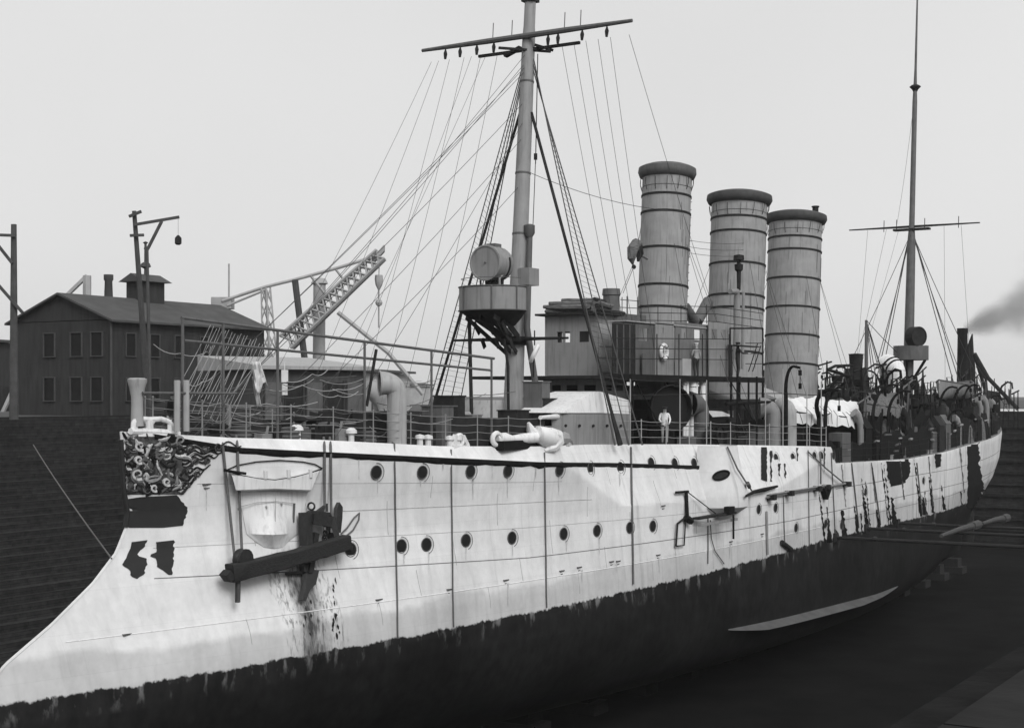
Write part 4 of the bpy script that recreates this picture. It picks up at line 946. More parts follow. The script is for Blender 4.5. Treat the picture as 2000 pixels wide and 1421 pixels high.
# hammock nettings, dodgers and the dark mass of gear along the after waist
def dodger(x0, x1, inset, h0, h1, m, seed):
    rr_ = random.Random(seed); pts = []; hh = []; n_ = int((x1-x0)/.8)
    for i in range(n_+1):
        x = x0+(x1-x0)*i/n_; pts.append(V((x, -(bt(x)-inset), zt(x)-.05))); hh.append(h0+(h1-h0)*rr_.random())
    return wall_strip('canvas_dodger', pts, 0, m, ship, .06, hh)
dodger(34.5, 45.8, 2.6, 1.35, 1.5, 'black', 1)  # added black backdrop, put in to keep the waist near-black
dodger(47.0, 56.0, .7, .8, 1.3, 'black', 2); dodger(56.5, 70, .55, 1.4, 2.1, 'black', 3); dodger(70.5, 88, .5, 1.2, 2.1, 'black', 4); dodger(88.5, 105, .4, 1.2, 2.0, 'black', 6)
dodger(58, 72, 1.6, 2.2, 3.3, 'black', 7); dodger(76, 100, 1.4, 2.0, 3.1, 'black', 8)
rs = random.Random(77)
for k in range(120):
    x = rs.uniform(47, 105); y = rs.uniform(-(bt(x)-.9), 2.5); z = zt(x)-.03; h = rs.uniform(1.2, 3.4)*(1 if x < 56 else 1.35); m = rs.choice(('black', 'black', 'black', 'dark', 'dgrey'))
    kind = rs.randrange(5)
    if kind == 0: build('gear_crate', MB().box((x-rs.uniform(.3, .9), y-.4, z), (x+rs.uniform(.3, .9), y+.4, z+h*.6)), m, ship)
    elif kind == 1: build('ventilator_trunk', MB().lathe((x, y, z), (0, 0, 1), [(.22, 0), (.22, h*.8), (.4, h*.84), (.38, h*.98), (.001, h)], 10), m, ship)
    elif kind == 2: build('rail_frame', MB().tube([V((x, y, z)), V((x, y, z+h)), V((x+1.6, y, z+h)), V((x+1.6, y, z))], .05, 5).tube([V((x, y, z+h*.6)), V((x+1.6, y, z+h*.6))], .035, 5).tube([V((x, y, z+h)), V((x+1.6, y, z+h*.6))], .03, 4), m, ship)
    elif kind == 3: build('boom_crutch', MB().tube([V((x-.8, y, z)), V((x, y, z+h*1.2)), V((x+.8, y, z))], .06, 5).tube([V((x-1.4, y, z+h*1.1)), V((x+1.6, y+.2, z+h*1.25))], .06, 5), m, ship)
    else: build('coiled_hose', MB().torus((x, y-.1, z+h*.5), (rs.uniform(-.4, .4), 1, 0), rs.uniform(.3, .6), .08, 14, 5).tube([V((x, y, z)), V((x, y, z+h*.8))], .05, 5), rs.choice(('black', 'dark', 'grey')), ship)
for k in range(16):
    x = rs.uniform(48, 86); y = -(bt(x)-.5); z = zt(x)+rs.uniform(.3, 1.7); build('lashed_roll', MB().tube([V((x, y-.05, z)), V((x+rs.uniform(.4, 1.3), y-.05, z+rs.uniform(-.08, .08)))], rs.uniform(.04, .09), 6), rs.choice(('grey', 'lgrey', 'dgrey')), ship)
rs = random.Random(301)
for k in range(110):                                # upper-works tangle against the sky
    x = rs.uniform(57, 103); y = rs.uniform(-4.4, 3.0); z = zt(x)-.03; top = rs.uniform(7.2, 9.9 if x > 62 else 8.8); m = rs.choice(('black', 'black', 'dark')); kind = rs.randrange(6); r_ = rs.uniform(.025, .07)
    if kind == 0: line('awning_stanchion', [V((x, y, z)), V((x, y, top))], r_, m, ship, 5)
    elif kind == 1: build('rail_frame', MB().tube([V((x, y, z)), V((x, y, top-.6)), V((x+2.2, y, top-.6)), V((x+2.2, y, z))], r_, 5).tube([V((x, y, top-1.1)), V((x+2.2, y, top-1.1))], .03, 4), m, ship)
    elif kind == 2: line('davit', [V((x, y, z)), V((x, y, top-.9)), V((x-.15, y-.25, top-.35)), V((x-.5, y-.8, top)), V((x-.7, y-1.2, top-.1)), V((x-.7, y-1.25, top-.6))], r_*1.4, m, ship, 6)
    elif kind == 3: build('ladder', MB().tube([V((x, y, z)), V((x+1.0, y, top-.5))], .035, 4).tube([V((x, y+.45, z)), V((x+1.0, y+.45, top-.5))], .035, 4).tube([V((x+.5, y, (z+top)/2-.25)), V((x+.5, y+.45, (z+top)/2-.25))], .03, 4), m, ship)
    elif kind == 4: build('stowed_spar', MB().tube([V((x-1.6, y, top-1.3)), V((x+1.8, y+.2, top-1.0))], r_*1.3, 6).tube([V((x-.9, y, z)), V((x-.9, y, top-1.25))], .05, 5).tube([V((x+1, y+.1, z)), V((x+1, y+.1, top-1.05))], .05, 5), rs.choice((m, m, 'grey')), ship)
    else: build('gear_drum', MB().lathe((x, y, z), (0, 0, 1), [(.06, 0), (.06, top-z-.9), (.3, top-z-.88), (.36, top-z-.5), (.2, top-z-.2), (.001, top-z-.18)], 10), rs.choice((m, m, 'dgrey', 'lgrey')), ship)
for k in range(46):
    x = rs.uniform(57, 70); y = rs.uniform(-4.2, 3.5); z = zt(x)-.03; top = rs.uniform(7.8, 10.6); m = rs.choice(('black', 'dark', 'black')); r_ = rs.uniform(.03, .07); kind = k % 4
    if kind == 0: line('davit', [V((x, y, z)), V((x, y, top-.9)), V((x+.1, y-.2, top-.35)), V((x+.5, y-.6, top)), V((x+1.0, y-.9, top-.05)), V((x+1.3, y-1.0, top-.5))], r_*1.3, m, ship, 6)
    elif kind == 1: build('rail_frame', MB().tube([V((x, y, z)), V((x, y, top)), V((x+1.8, y, top)), V((x+1.8, y, z))], r_, 5).tube([V((x, y, top-.5)), V((x+1.8, y, top-.5))], .03, 4).tube([V((x, y, top-1)), V((x+1.8, y, top-.5))], .03, 4), m, ship)
    elif kind == 2: build('ventilator_trunk', MB().lathe((x, y, z), (0, 0, 1), [(.2, 0), (.2, top-z-1.2), (.38, top-z-1.15), (.4, top-z-.8), (.001, top-z-.7)], 10), m, ship)
    else: build('boom_crutch', MB().tube([V((x-.7, y, z)), V((x, y, top-.3)), V((x+.7, y, z))], r_, 5).tube([V((x-1.5, y, top-.6)), V((x+1.7, y+.3, top-.3))], r_*1.2, 6), m, ship)
for k in range(26):
    x = rs.uniform(58, 98); a_ = V((x, rs.uniform(-4.4, -1), rs.uniform(6.5, 9.5))); line('slack_line', sag(a_, a_+V((rs.uniform(2, 5), rs.uniform(-.8, .8), rs.uniform(-2, .6))), .3, 6), .02, 'black', ship, 4)
for k in range(34):                                 # lines, hoses and lashings strung through the forecastle rails
    px = rs.uniform(365, 930); py = rs.uniform(725, 850); w_ = rs.uniform(30, 120); a_, b_ = edge(px, py, rs.uniform(.3, 1.6)), edge(px+w_, py+rs.uniform(-10, 14), rs.uniform(.3, 1.6)); a_.z = max(a_.z, zt(a_.x)+.05); b_.z = max(b_.z, zt(b_.x)+.05)
    line('lashing', sag(a_, b_, rs.uniform(.05, .3), 7), rs.uniform(.008, .018), rs.choice(('rope', 'grey', 'lgrey', 'dgrey')), ship, 4)
for k in range(22):
    px = rs.uniform(370, 760); q = deckpt(px, rs.uniform(.5, 2.4)); h = rs.uniform(.3, 1.3); m = rs.choice(('dark', 'black', 'dgrey', 'grey'))
    if k % 2: build('deck_post', MB().tube([q-V((0, 0, .03)), q+V((rs.uniform(-.15, .15), 0, h))], rs.uniform(.03, .08), 6), m, ship)
    else: build('rope_coil', MB().torus(q+V((0, 0, .08)), (0, 0, 1), .32, .08, 14, 6).torus(q+V((0, 0, .22)), (.05, 0, 1), .3, .08, 14, 6).torus(q+V((0, 0, .35)), (0, .08, 1), .27, .07, 14, 6), rs.choice(('dark', 'rope', 'dgrey')), ship)
rs = random.Random(909)
for k in range(95):                                 # gear heaped close along the after rail, hiding the deck behind it
    x = 53.5+51.5*(k+rs.random())/95; y = -(bt(x)-rs.uniform(.55, 1.5)); z = zt(x)-.03; h = rs.uniform(1.3, 3.2)*(1.0 if x < 90 else .8); kind = rs.choice((0, 0, 1, 2, 3, 3, 4, 5, 5)); m = rs.choice(('black', 'black', 'dark', 'black', 'dgrey'))
    if kind == 0:
        w_ = rs.uniform(.35, .8); build('covered_gear', MB().grid([[V((x+w_*r*math.cos(a), y+.5*r*math.sin(a), z+h*q))+noise.noise_vector(V((x+math.cos(a), math.sin(a), q*3)))*.15 for a in [2*math.pi*j/10 for j in range(10)]] for r, q in ((1.1, 0), (1.0, .35), (.85, .65), (.5, .88), (.05, .95))], closed=True), rs.choice(('black', 'hammock', 'dark', 'hammock')), ship)
    elif kind == 1: build('gear_rack', MB().tube([V((x-.5, y, z)), V((x-.5, y, z+h)), V((x+.7, y, z+h)), V((x+.7, y, z))], .05, 5).box((x-.45, y-.1, z+.2), (x+.65, y+.25, z+h*.55)), m, ship)
    elif kind == 2: build('ventilator_trunk', MB().tube([V((x, y, z)), V((x, y, z+h*.75)), V((x-.1, y+.12, z+h*.92)), V((x-.35, y+.3, z+h))], [.2, .2, .25, .3], 10), rs.choice((m, 'dgrey', 'grey')), ship)
    elif kind == 3: build('plank_stack', MB().box((x-.9, y-.15, z), (x+.9, y+.2, z+h*.4)).box((x-.7, y-.1, z+h*.4+.003), (x+1.1, y+.15, z+h*.48)).bar((x-.4, y-.2, z), (x+.3, y-.15, z+h), .1, .08), rs.choice((m, 'timber', 'timber')), ship)
    elif kind == 4: line('davit', [V((x, y, z)), V((x, y, z+h)), V((x, y-.15, z+h+.5)), V((x+.05, y-.5, z+h+.85)), V((x+.1, y-1.0, z+h+.9)), V((x+.1, y-1.15, z+h+.5))], .08, 'black', ship, 7)
    else: build('hatch_hood', MB().box((x-.6, y-.3, z), (x+.6, y+.5, z+h*.6)).prism([(x-.65, y-.35, z+h*.6+.003), (x-.65, y+.55, z+h*.6+.003), (x-.65, y+.1, z+h*.82)], (1.3, 0, 0)), m, ship)
for k in range(1, 14, 3):                            # long rust and dirt runs breaking up the after plating
    px = 1625+k*19+rs.uniform(-6, 6); y0 = 905-(px-1640)*.14 if px > 1640 else 890; ln_ = rs.uniform(50, 115); wd = rs.uniform(1.2, 2.6)
    decal('paint_scab', [(px, y0+2), (px+wd, y0+2), (px+ln_*.1+wd*.8, y0+ln_), (px+ln_*.1, y0+ln_)], rs.choice(('dgrey', 'grey')), hull, off=.01, rough=1.2)
# mainmast
def nx(z): return 82.0+RK*(z-7.6)
def np_(z, y=0): return V((nx(z), y, z))
mm = build('mainmast', MB().tube([np_(4.6), np_(11), np_(20), np_(21.2), np_(31), np_(32), np_(33.5), np_(40)], [.42, .4, .32, .22, .19, .15, .1, .06], 12), 'dgrey', ship)
build('yard', MB().tube([np_(21.2, -5.2), np_(21.2, 0), np_(21.2, 5.0)], [.05, .1, .05], 7).box(np_(20.9, -1.4)-V((.3, 0, 0)), np_(21.05, 1.4)+V((.3, 0, 0))), 'dark', mm)
build('truck', MB().lathe(np_(32.2), (0, 0, 1), [(.1, -.5), (.25, -.2), (.45, 0), (.3, .12), (.12, .2)], 10), 'dark', mm)
for y in (-3.6, -1.0, 1.2, 2.2): build('yard_iron', MB().tube([np_(20.9, y), np_(21.8, y)], .03, 4), 'dark', mm)
pz = P(1783, 690, y=0).z; pcm = V((nx(pz)-.1, -.2, pz-.55))
pm = build('searchlight_platform', MB().lathe(pcm, (0, 0, 1), [(1.3, 0), (1.32, .02), (1.32, 1.1), (1.28, 1.1), (1.27, .06), (.01, .05)], 24), 'dgrey', mm)
build('bracket', MB().bar(pcm+V((0, -1.1, 0)), np_(pz-2.2, -.3), .12, .2).bar(pcm+V((0, 1.1, 0)), np_(pz-2.2, .3), .12, .2).bar(pcm+V((-1.1, 0, 0)), np_(pz-2.2)-V((.3, 0, 0)), .12, .2), 'black', pm)
sm_ = P(1787, 657, y=-.7); build('searchlight', MB().lathe(sm_, (-.5, -.8, 0), [(.01, -.7), (.5, -.6), (.75, -.3), (.75, .5), (.68, .5), (.66, .44), (.01, .42)], 20).tube([sm_, V((sm_.x, sm_.y, pcm.z+.06))], .2, 8), 'dark', mm)
for y, x, s_ in ((-4.6, 84, 1), (-4.7, 86, 1), (4.6, 84, 1), (4.7, 86, 1)): stay(np_(20.5, .2*y/5), V((x, y*.9, zt(x))), .035, .05, parent=mm, name='shroud')
for x, y in ((66, -1.5), (68, 2.0), (100, -2), (103, .5)): stay(np_(20.8), V((x, y, zt(x)+2)), .03, .3, parent=mm)
for y, x, yy in ((-2.5, 78, -4), (2.0, 78, 4), (-3.8, 88, -3.6), (3.5, 79, 3.5), (1, 74, 2.6)): stay(np_(21.1, y), V((x, yy, zt(x)+.5)), .012, .2, parent=mm, name='halyard')
stay(np_(31.8), np_(21.3, 1.2), .012, .6, parent=mm, name='halyard')
# hull-side booms aft of the sponson
a, b = hit(1497, 970, .25)[0], hit(1652, 943, .3)[0]; bm_ = build('boat_boom', MB().tube([a, b], .07, 7).tube([a+V((0, -.12, .12)), a.lerp(b, .7)+V((0, -.12, .1))], .045, 6), 'grey', hull)
for px, py in ((1500, 970), (1535, 962), (1590, 953), (1607, 950), (1648, 944)): p, nn = hit(px, py); build('boom_bracket', MB().box(p+V((-.18, -.4, -.14)), p+V((.18, .06, .12))), 'dark', hull)
p, nn = hit(1606, 955); build('boom_heel', MB().prism([p+V((-.5, -.3, .1)), p+V((.7, -.3, .05)), p+V((.1, -.3, -.55))], (0, .3, 0)), 'black', hull)
# ================================================================ LOOSE THINGS ON AND ROUND THE SHIP
# the squared timber slung under the bow anchor
a, b = hit(447, 1120, .75)[0], hit(676, 1058, .8)[0]
tb = empty('hanging_timber', a.lerp(b, .5)-V((0, 0, .4)), 'heavy dark squared timber slung by ropes across the white bow', 'timber beam')
bm2 = MB()
rs = random.Random(8); u_, v_ = frame_of(b-a); rws = []
for i in range(15):
    c_ = a.lerp(b, i/14)-V((0, 0, .05*math.sin(math.pi*i/14))); wj, hj = .24+rs.uniform(-.015, .015), .27-.04*i/14+rs.uniform(-.02, .02)
    rws.append([c_+u_*wj*p_+v_*hj*q_ for p_, q_ in ((-1, -.85), (-.85, -1), (.85, -1), (1, -.85), (1, .85), (.85, 1), (-.85, 1), (-1, .85))])
bm2.grid(rws, smooth=False, closed=True); bm2.add(rws[0], [list(range(8))]); bm2.add(rws[-1], [list(range(8))])
build('beam', bm2, 'timber', tb)
build('beam_end', MB().bar(a+(a-b).normalized()*.18-V((0, 0, .12)), a, .4, .3), 'timber', tb)
p, nn = hit(463, 1120, .55); build('toggle', MB().tube([p+V((0, 0, .1)), hit(462, 1176, .55)[0]], .09, 7), 'iron', tb)
p, nn = hit(468, 1092, .6); build('sheave', MB().lathe(p-V((0, .1, 0)), (0, 1, 0), [(.01, -.16), (.34, -.15), (.34, -.08), (.28, 0), (.34, .08), (.34, .15), (.01, .16)], 16), 'iron', tb)
for px0, py0, px1, py1 in ((432, 858, 456, 1086), (461, 858, 471, 1088), (632, 862, 632, 1035), (644, 862, 645, 1040)):
    pts = [edge(px0, py0-8, .25)]+[hit(px0+(px1-px0)*t, py0+(py1-py0)*t, .06+.6*t*t)[0] for t in (.06, .15, .3, .5, .75, 1)]
    build('sling_rope', MB().tube(pts, .045, 6), 'rope', tb)
# bower anchor and its gear hung at the hawse
p, nn = hit(615, 1040); c0_ = p+nn*.45
an = empty('bower_anchor', c0_-V((0, 0, 1.5)), 'dark iron bower anchor with flukes hanging on the bow behind the timber', 'anchor')
def hp(px, py, o): return hit(px, py, o)[0]
def hbar(name, px0, px1, wd, ht, o0, o1=None): build(name, MB().bar(hp(*px0, o0), hp(*px1, o1 if o1 is not None else o0), wd, ht), 'iron', an)
hbar('crown', (596, 1066), (594, 1000), .34, .3, .45); hbar('crown', (604, 1012), (640, 1018), .42, .34, .5); hbar('crown', (640, 1010), (650, 1052), .3, .3, .45)
build('crown_palm', MB().prism([hp(590, 1003, .5), hp(600, 996, .5), hp(634, 1000, .5), hp(640, 1012, .5), hp(596, 1014, .5)], (.1, -.12, 0)), 'iron', an)
hbar('shank', (612, 1040), (600, 1120), .26, .24, .4, .25); hbar('shank', (588, 1075), (592, 1118), .2, .2, .3)
build('fluke', MB().prism([hp(590, 1110, .25), hp(612, 1114, .25), hp(606, 1140, .22), hp(594, 1152, .2), hp(586, 1174, .18), hp(580, 1172, .18), hp(586, 1146, .2)], (.08, -.14, 0)), 'iron', an)
build('fluke', MB().prism([hp(650, 1040, .2), hp(650, 992, .2), hp(655, 980, .18), hp(661, 990, .2), hp(660, 1012, .2), hp(657, 1040, .2)], (.06, -.1, 0)), 'iron', an)
hbar('shackle_arm', (652, 1052), (668, 1066), .16, .16, .35, .25); hbar('shackle_arm', (666, 1066), (684, 1070), .14, .14, .25, .15)
build('bill', MB().prism([hp(610, 1000, .35), hp(634, 982, .3), hp(634, 998, .35)], (0, -.1, 0)), 'iron', an)
build('ring', MB().torus(hp(606, 988, .3), (1, .3, 0), .12, .035, 12, 6), 'iron', an)
for k in range(9): build('chain_link', MB().torus(hp(640-k*1.2, 1010+k*6, .62), (1, .2, 0) if k % 2 else (.2, 1, .2), .085, .028, 10, 5), 'iron', an)
build('pin', MB().tube([hp(556, 1121, .2), hp(592, 1118, .25)], .05, 6), 'iron', an)
# slack rope loop beside it
loop = [hp(664, 1042, .1), hp(676, 1030, .1), hp(690, 1010, .1), hp(700, 1001, .08), hp(699, 1014, .08), hp(688, 1034, .08), hp(670, 1050, .1)]
build('rope_loop', MB().tube(loop, .03, 5), 'rope', None, 'slack rope bight dangling on the white hull beside the anchor', 'rope')
# ropes hung down the ship's side
def side_rope(px0, py0, px1, py1, r, label, m='rope', out=.05):
    pts = [edge(px0-3, py0-4, .3)]+[hit(px0+(px1-px0)*i/10, py0+(py1-py0)*i/10, out)[0] for i in range(11)]
    pts = [p+V((.035*noise.noise(p*.9), 0, 0)) for p in pts if p]
    return build('side_rope', MB().tube(pts, r, 5), m, None, label, 'rope', 'ropes hung down the hull')
side_rope(769, 868, 775, 1246, .032, 'rope down the white hull below the curved cowl ventilator, nearest the timber')
side_rope(880, 880, 884, 1224, .03, 'rope down the hull just below the white fairlead on the deck edge')
side_rope(1062, 885, 1066, 1186, .032, 'rope down the hull below the flukes of the white stowed anchor')
side_rope(1231, 875, 1235, 1140, .05, 'thick dark rope down the hull at the after end of the grey gun screen')
side_rope(1495, 1000, 1497, 1082, .07, 'grey pole down the lower hull just aft of the rounded sponson', 'grey', .09)
side_rope(1381, 1012, 1381, 1100, .03, 'rope down the hull below the middle of the hanging side platform')
side_rope(1577, 880, 1579, 1065, .025, 'rope down the hull aft of the sponson, beside the boat boom bracket')
side_rope(1528, 960, 1531, 1060, .025, 'thin rope hanging below the boat boom just aft of the sponson')
side_rope(1622, 885, 1630, 1045, .03, 'rope down the scabbed after hull, next to the end of the boat boom')
side_rope(1662, 905, 1676, 1030, .04, 'dark rope slanting down the after hull at the step of the deck')
side_rope(1700, 900, 1718, 1020, .04, 'dark rope slanting down the after hull, forward of the big black patch')
side_rope(1788, 893, 1800, 1005, .04, 'dark rope slanting down the after hull behind the big black patch')
pts = [hp(1385, 1015, .15), hp(1387, 1050, .12), hp(1394, 1075, .1), hp(1412, 1100, .1)]
build('side_rope', MB().tube(pts, .025, 5), 'rope', None, 'slack curved rope trailing from the side platform to the water line', 'rope', 'ropes hung down the hull')
pts = [hp(1419, 872, .1), hp(1438, 915, .3), hp(1456, 944, .5), hp(1466, 958, .5)]
build('tackle_rope', MB().tube(pts, .04, 5).tube([pts[2]-V((0, .05, 0)), pts[2].lerp(pts[3], .5)], .1, 6), 'rope', None, 'tackle rope slanting across the sponson to the black spar', 'rope')
pts = [hp(1576, 882, .2), hp(1612, 915, .5), hp(1645, 942, .5)]
build('tackle_rope', MB().tube(pts, .04, 5).tube([hp(1600, 882, .15), hp(1601, 905, .4), hp(1601, 945, .4)], .05, 5), 'rope', None, 'tackle ropes running down to the bracket of the boat boom', 'rope')
build('oar_spar', MB().tube([hp(1455, 968, .4), hp(1470, 961, .45), hp(1490, 957, .45), hp(1516, 950, .3)], [.05, .09, .11, .06], 7), 'black', None, 'black curved spar lying across the front of the gun sponson', 'spar')
# staging: folded side ladder platform with frame
sp = hit(1380, 1010)[0]
sg = empty('side_platform', sp-V((0, .4, .5)), 'small dark work platform with ladder frame hung on the midship hull', 'platform')
a, b = hp(1350, 1014, .15), hp(1424, 1000, .15)
build('plank', MB().obox(a+V((0, -.35, 0)), b-a, V((0, .35, 0)), V((0, 0, .1))), 'dark', sg)
build('plank', MB().obox(a+V((0, -.4, -.3)), (b-a), V((0, .12, 0)), V((0, 0, .12))), 'grey', sg)
build('frame', MB().tube([hp(1340, 1008, .25), hp(1338, 962, .25)], .09, 6).tube([hp(1318, 962, .25), hp(1342, 960, .25)], .06, 6).tube([hp(1342, 962, .25), hp(1400, 1002, .6)], .025, 4).tube([hp(1337, 1010, .25), hp(1348, 1018, .4)], .16, 6), 'black', sg)
build('ladder', MB().tube([hp(1334, 1012, .2), hp(1321, 1022, .2), hp(1318, 1066, .2)], .05, 6).tube([hp(1318, 1066, .2), hp(1334, 1064, .2), hp(1337, 1012, .2)], .035, 5), 'dark', sg)
build('hinge_block', MB().box(b+V((-.7, -.3, .05)), b+V((-.1, -.02, .35))).tube([b+V((-.5, -.4, 0)), b+V((-.5, -.4, -1.1))], .05, 5), 'black', sg)
p, nn = hit(1525, 1058, .2); build('fender_log', MB().tube([p, hp(1543, 1072, .25)], .12, 8), 'timber', None, 'short dark log fender leaning at the white hull near the water line', 'log')
# stowed anchor on the deck edge
def ed(px, py, ins=.0): return edge(px, py, ins)
st_ = empty('stowed_anchor', ed(1030, 868), 'white painted stockless anchor lashed on the forecastle deck edge', 'anchor')
build('shank', MB().tube([ed(968, 857), ed(985, 856), ed(1000, 857), ed(1020, 856), ed(1055, 853)], [.2, .24, .14, .2, .22], 10), 'white', st_)
build('jews_harp', MB().torus(ed(970, 857, -.1), (.25, 1, 0), .22, .1, 14, 7), 'white', st_)
build('crown', MB().tube([ed(1048, 845), ed(1062, 852), ed(1075, 856), ed(1086, 857)], [.3, .4, .42, .3], 10), 'white', st_)
build('fluke', MB().tube([ed(1072, 842, -.1), ed(1088, 850, -.15), ed(1090, 862, -.15), ed(1080, 874, -.15), ed(1064, 880, -.1)], [.18, .26, .26, .2, .06], 8), 'white', st_)
build('fluke', MB().tube([ed(1046, 850, .1), ed(1036, 838, .1), ed(1032, 825, .1)], [.2, .18, .06], 8), 'white', st_)
build('fluke', MB().tube([ed(1085, 856, .2), ed(1102, 856, .2), ed(1106, 868, .2), ed(1098, 880, .0)], [.2, .28, .24, .1], 8), 'lgrey', st_)
build('chock', MB().box(ed(1010, 872)-V((1.3, .2, .1)), ed(1010, 872)+V((1.3, .5, .25))), 'black', st_)
# cloth hung on the awning frame
cw_ = []
for i in range(9):
    t = i/8; row = []
    for j in range(6):
        s_ = j/5; px = 492+s_*(16+10*t)+6*t; py = 706+t*(52+14*math.sin(j*1.3)); p = edge(px, py, .42+.12*math.sin(j*2.1+i*.6)); row.append(p)
    cw_.append(row)
cl_ = build('hanging_cloth', MB().grid(cw_), 'cloth_white', None, 'white cloth hung to dry on the forecastle awning frame', 'cloth')
md = cl_.modifiers.new('thick', 'SOLIDIFY'); md.thickness = .02
cw_ = [[edge(492+s_*3+t*10, 735+t*60, .5+.08*math.sin(s_*2+t*5)) for s_ in range(4)] for t in [i/8 for i in range(9)]]
c2 = build('hanging_cloth', MB().grid(cw_), 'cloth_grey', None, 'grey strip of cloth trailing below the white one on the frame', 'cloth')
md = c2.modifiers.new('thick', 'SOLIDIFY'); md.thickness = .02
p = edge(556, 745, .7); build('notice_board', MB().box(p+V((-.16, -.02, -.02)), p+V((.16, .02, .4))).box(p+V((-.13, -.02, -.45)), p+V((.13, .02, -.06))).tube([p+V((0, 0, .4)), V((p.x, p.y, edge(556, 692, .7).z))], .015, 4), 'white', None, 'two small white boards hung one over the other on the forecastle', 'board')
# lifebuoy on the bridge
lb = P(1297, 687, y=yb+.3); lo_ = empty('lifebuoy', lb-V((0, 0, .4)), 'pale lifebuoy with anchor emblem on the grey bridge screen', 'lifebuoy')
build('ring', MB().torus(lb, (0, 1, 0), .34, .085, 22, 8), 'canvas', lo_)
for k in range(4): a_ = math.pi/4+k*math.pi/2; c1 = lb+V((.34*math.cos(a_), 0, .34*math.sin(a_))); build('strap', MB().torus(c1, V((-math.sin(a_), 0, math.cos(a_))), .092, .02, 8, 4), 'dark', lo_)
build('anchor_emblem', MB().tube([lb+V((0, -.03, .2)), lb+V((0, -.03, -.2))], .035, 6).tube([lb+V((-.16, -.03, -.08)), lb+V((-.1, -.03, -.19)), lb+V((0, -.03, -.22)), lb+V((.1, -.03, -.19)), lb+V((.16, -.03, -.08))], .035, 6).tube([lb+V((-.12, -.03, .1)), lb+V((.12, -.03, .1))], .03, 5), 'white', lo_)
lb = P(1044, 690, y=-1.5); lo_ = empty('lifebuoy', lb-V((0, 0, .4)), 'pale lifebuoy seen edge-on between the foremast and the chart house', 'lifebuoy')
build('ring', MB().torus(lb, (-.4, .75, .4), .36, .09, 22, 8), 'canvas', lo_); build('hanger', MB().tube([lb+V((0, 0, .35)), V((lb.x, lb.y, BZ+1.9))], .03, 5).tube([lb+V((0, .05, 0)), V((lb.x, lb.y+.05, BZ-.1))], .04, 5), 'dark', lo_)
# tackle bundle beside the fore funnel
bq = P(1243, 490, y=-1.0); tk = empty('tackle_bundle', bq-V((0, 0, .8)), 'dark bundle of blocks and canvas hoisted beside the foremost funnel', 'tackle')
rs = random.Random(2)
build('canvas', MB().tube([P(1252, 476, y=-1), P(1243, 475, y=-1), P(1235, 488, y=-1), P(1233, 505, y=-1), P(1236, 516, y=-1)], [.1, .26, .28, .2, .05], 8), 'hammock', tk)
build('canvas', MB().tube([P(1248, 480, y=-1.1), P(1250, 495, y=-1.1), P(1246, 510, y=-1.1)], [.2, .2, .06], 7), 'dark', tk)
build('block', MB().ball(P(1238, 521, y=-1), .12, n=8), 'dark', tk)
build('rope', MB().tube([P(1254, 432, y=-1), P(1247, 472, y=-1)], .02, 4).tube([P(1239, 518, y=-1), P(1217, 572, y=-1)], .02, 4).tube([P(1250, 498, y=-1), P(1264, 506, y=-.6)], .05, 5), 'rope', tk)
# ---------------------------------------------------------------- boats
def boat(name, label, c, L_, B_, D_, m, cover=None, cat='boat', group='ship\'s boats', lift=0):
    r = empty(name, V(c)-V((0, 0, 0)), label, cat, group); c = V(c); n = 17; outer = []
    for i in range(n):
        t = i/(n-1)*2-1; w_ = B_/2*max(.02, 1-abs(t)**2.6); sh = .28*t*t; kz = .22*abs(t)**4
        outer.append([c+V((t*L_/2, w_*f, z*(D_+sh)+kz*(1-z))) for f, z in ((-1, 1), (-.97, .72), (-.8, .38), (-.4, .1), (0, 0), (.4, .1), (.8, .38), (.97, .72), (1, 1))])
    build('hull', MB().grid(outer), m, r)
    gw = [row[0] for row in outer]+[row[-1] for row in reversed(outer)]; build('gunwale', MB().tube(gw+[gw[0]], .05, 5), 'dgrey' if m != 'black' else 'dark', r)
    if cover:
        rows_ = []
        for i in range(n):
            t = i/(n-1)*2-1; w_ = B_/2*max(.03, 1-abs(t)**2.6)+.06; e = D_+.28*t*t; ridge = e+1.0*(1-.3*t*t); wob = .05*math.sin(i*2.7)
            rows_.append([c+V((t*(L_/2+.05), f*w_, z)) for f, z in ((-1.03, e-.62+wob*1.6), (-1, e+.02), (-.6, e+.33*(ridge-e)/.75-.05+wob*.6), (0, ridge), (.6, e+.33*(ridge-e)/.75), (1, e+.02), (1.03, e-.45-wob))])
        for rw_ in rows_:
            for p_ in rw_: p_ += noise.noise_vector(p_*1.3)*.16+noise.noise_vector(p_*3.1)*.07
        build('cover', MB().grid(rows_), cover, r)
        for k in range(2, n-2, 2): build('lacing', MB().tube([rows_[k][0]-V((0, .02, 0)), rows_[k][1]-V((0, .02, 0)), rows_[k][2]-V((0, .0, -.03))], .015, 4), 'rope', r)
    else:
        for k in (4, 8, 12): row = outer[k]; build('thwart', MB().box((row[1].x-.12, row[1].y, row[1].z-.03), (row[1].x+.12, row[7].y, row[7].z)), 'deckwood', r)
    for t in (-.28, .28): build('chock', MB().box((c.x+t*L_-.12, c.y-.55, c.z-.75), (c.x+t*L_+.12, c.y+.55, c.z+.12)), 'dark', r)
    return r
def bx_(pxa, pxb, y): return (P(pxa, 800, y=y).x+P(pxb, 800, y=y).x)/2, P(pxb, 800, y=y).x-P(pxa, 800, y=y).x
cxb, lb_ = bx_(1543, 1602, -3.6); boat('cutter', 'dark boat under a peaked white canvas cover, beside the after funnel', (cxb-1.4, -4.1, 6.15), lb_+1.4, 2.1, .85, 'black', 'canvas')
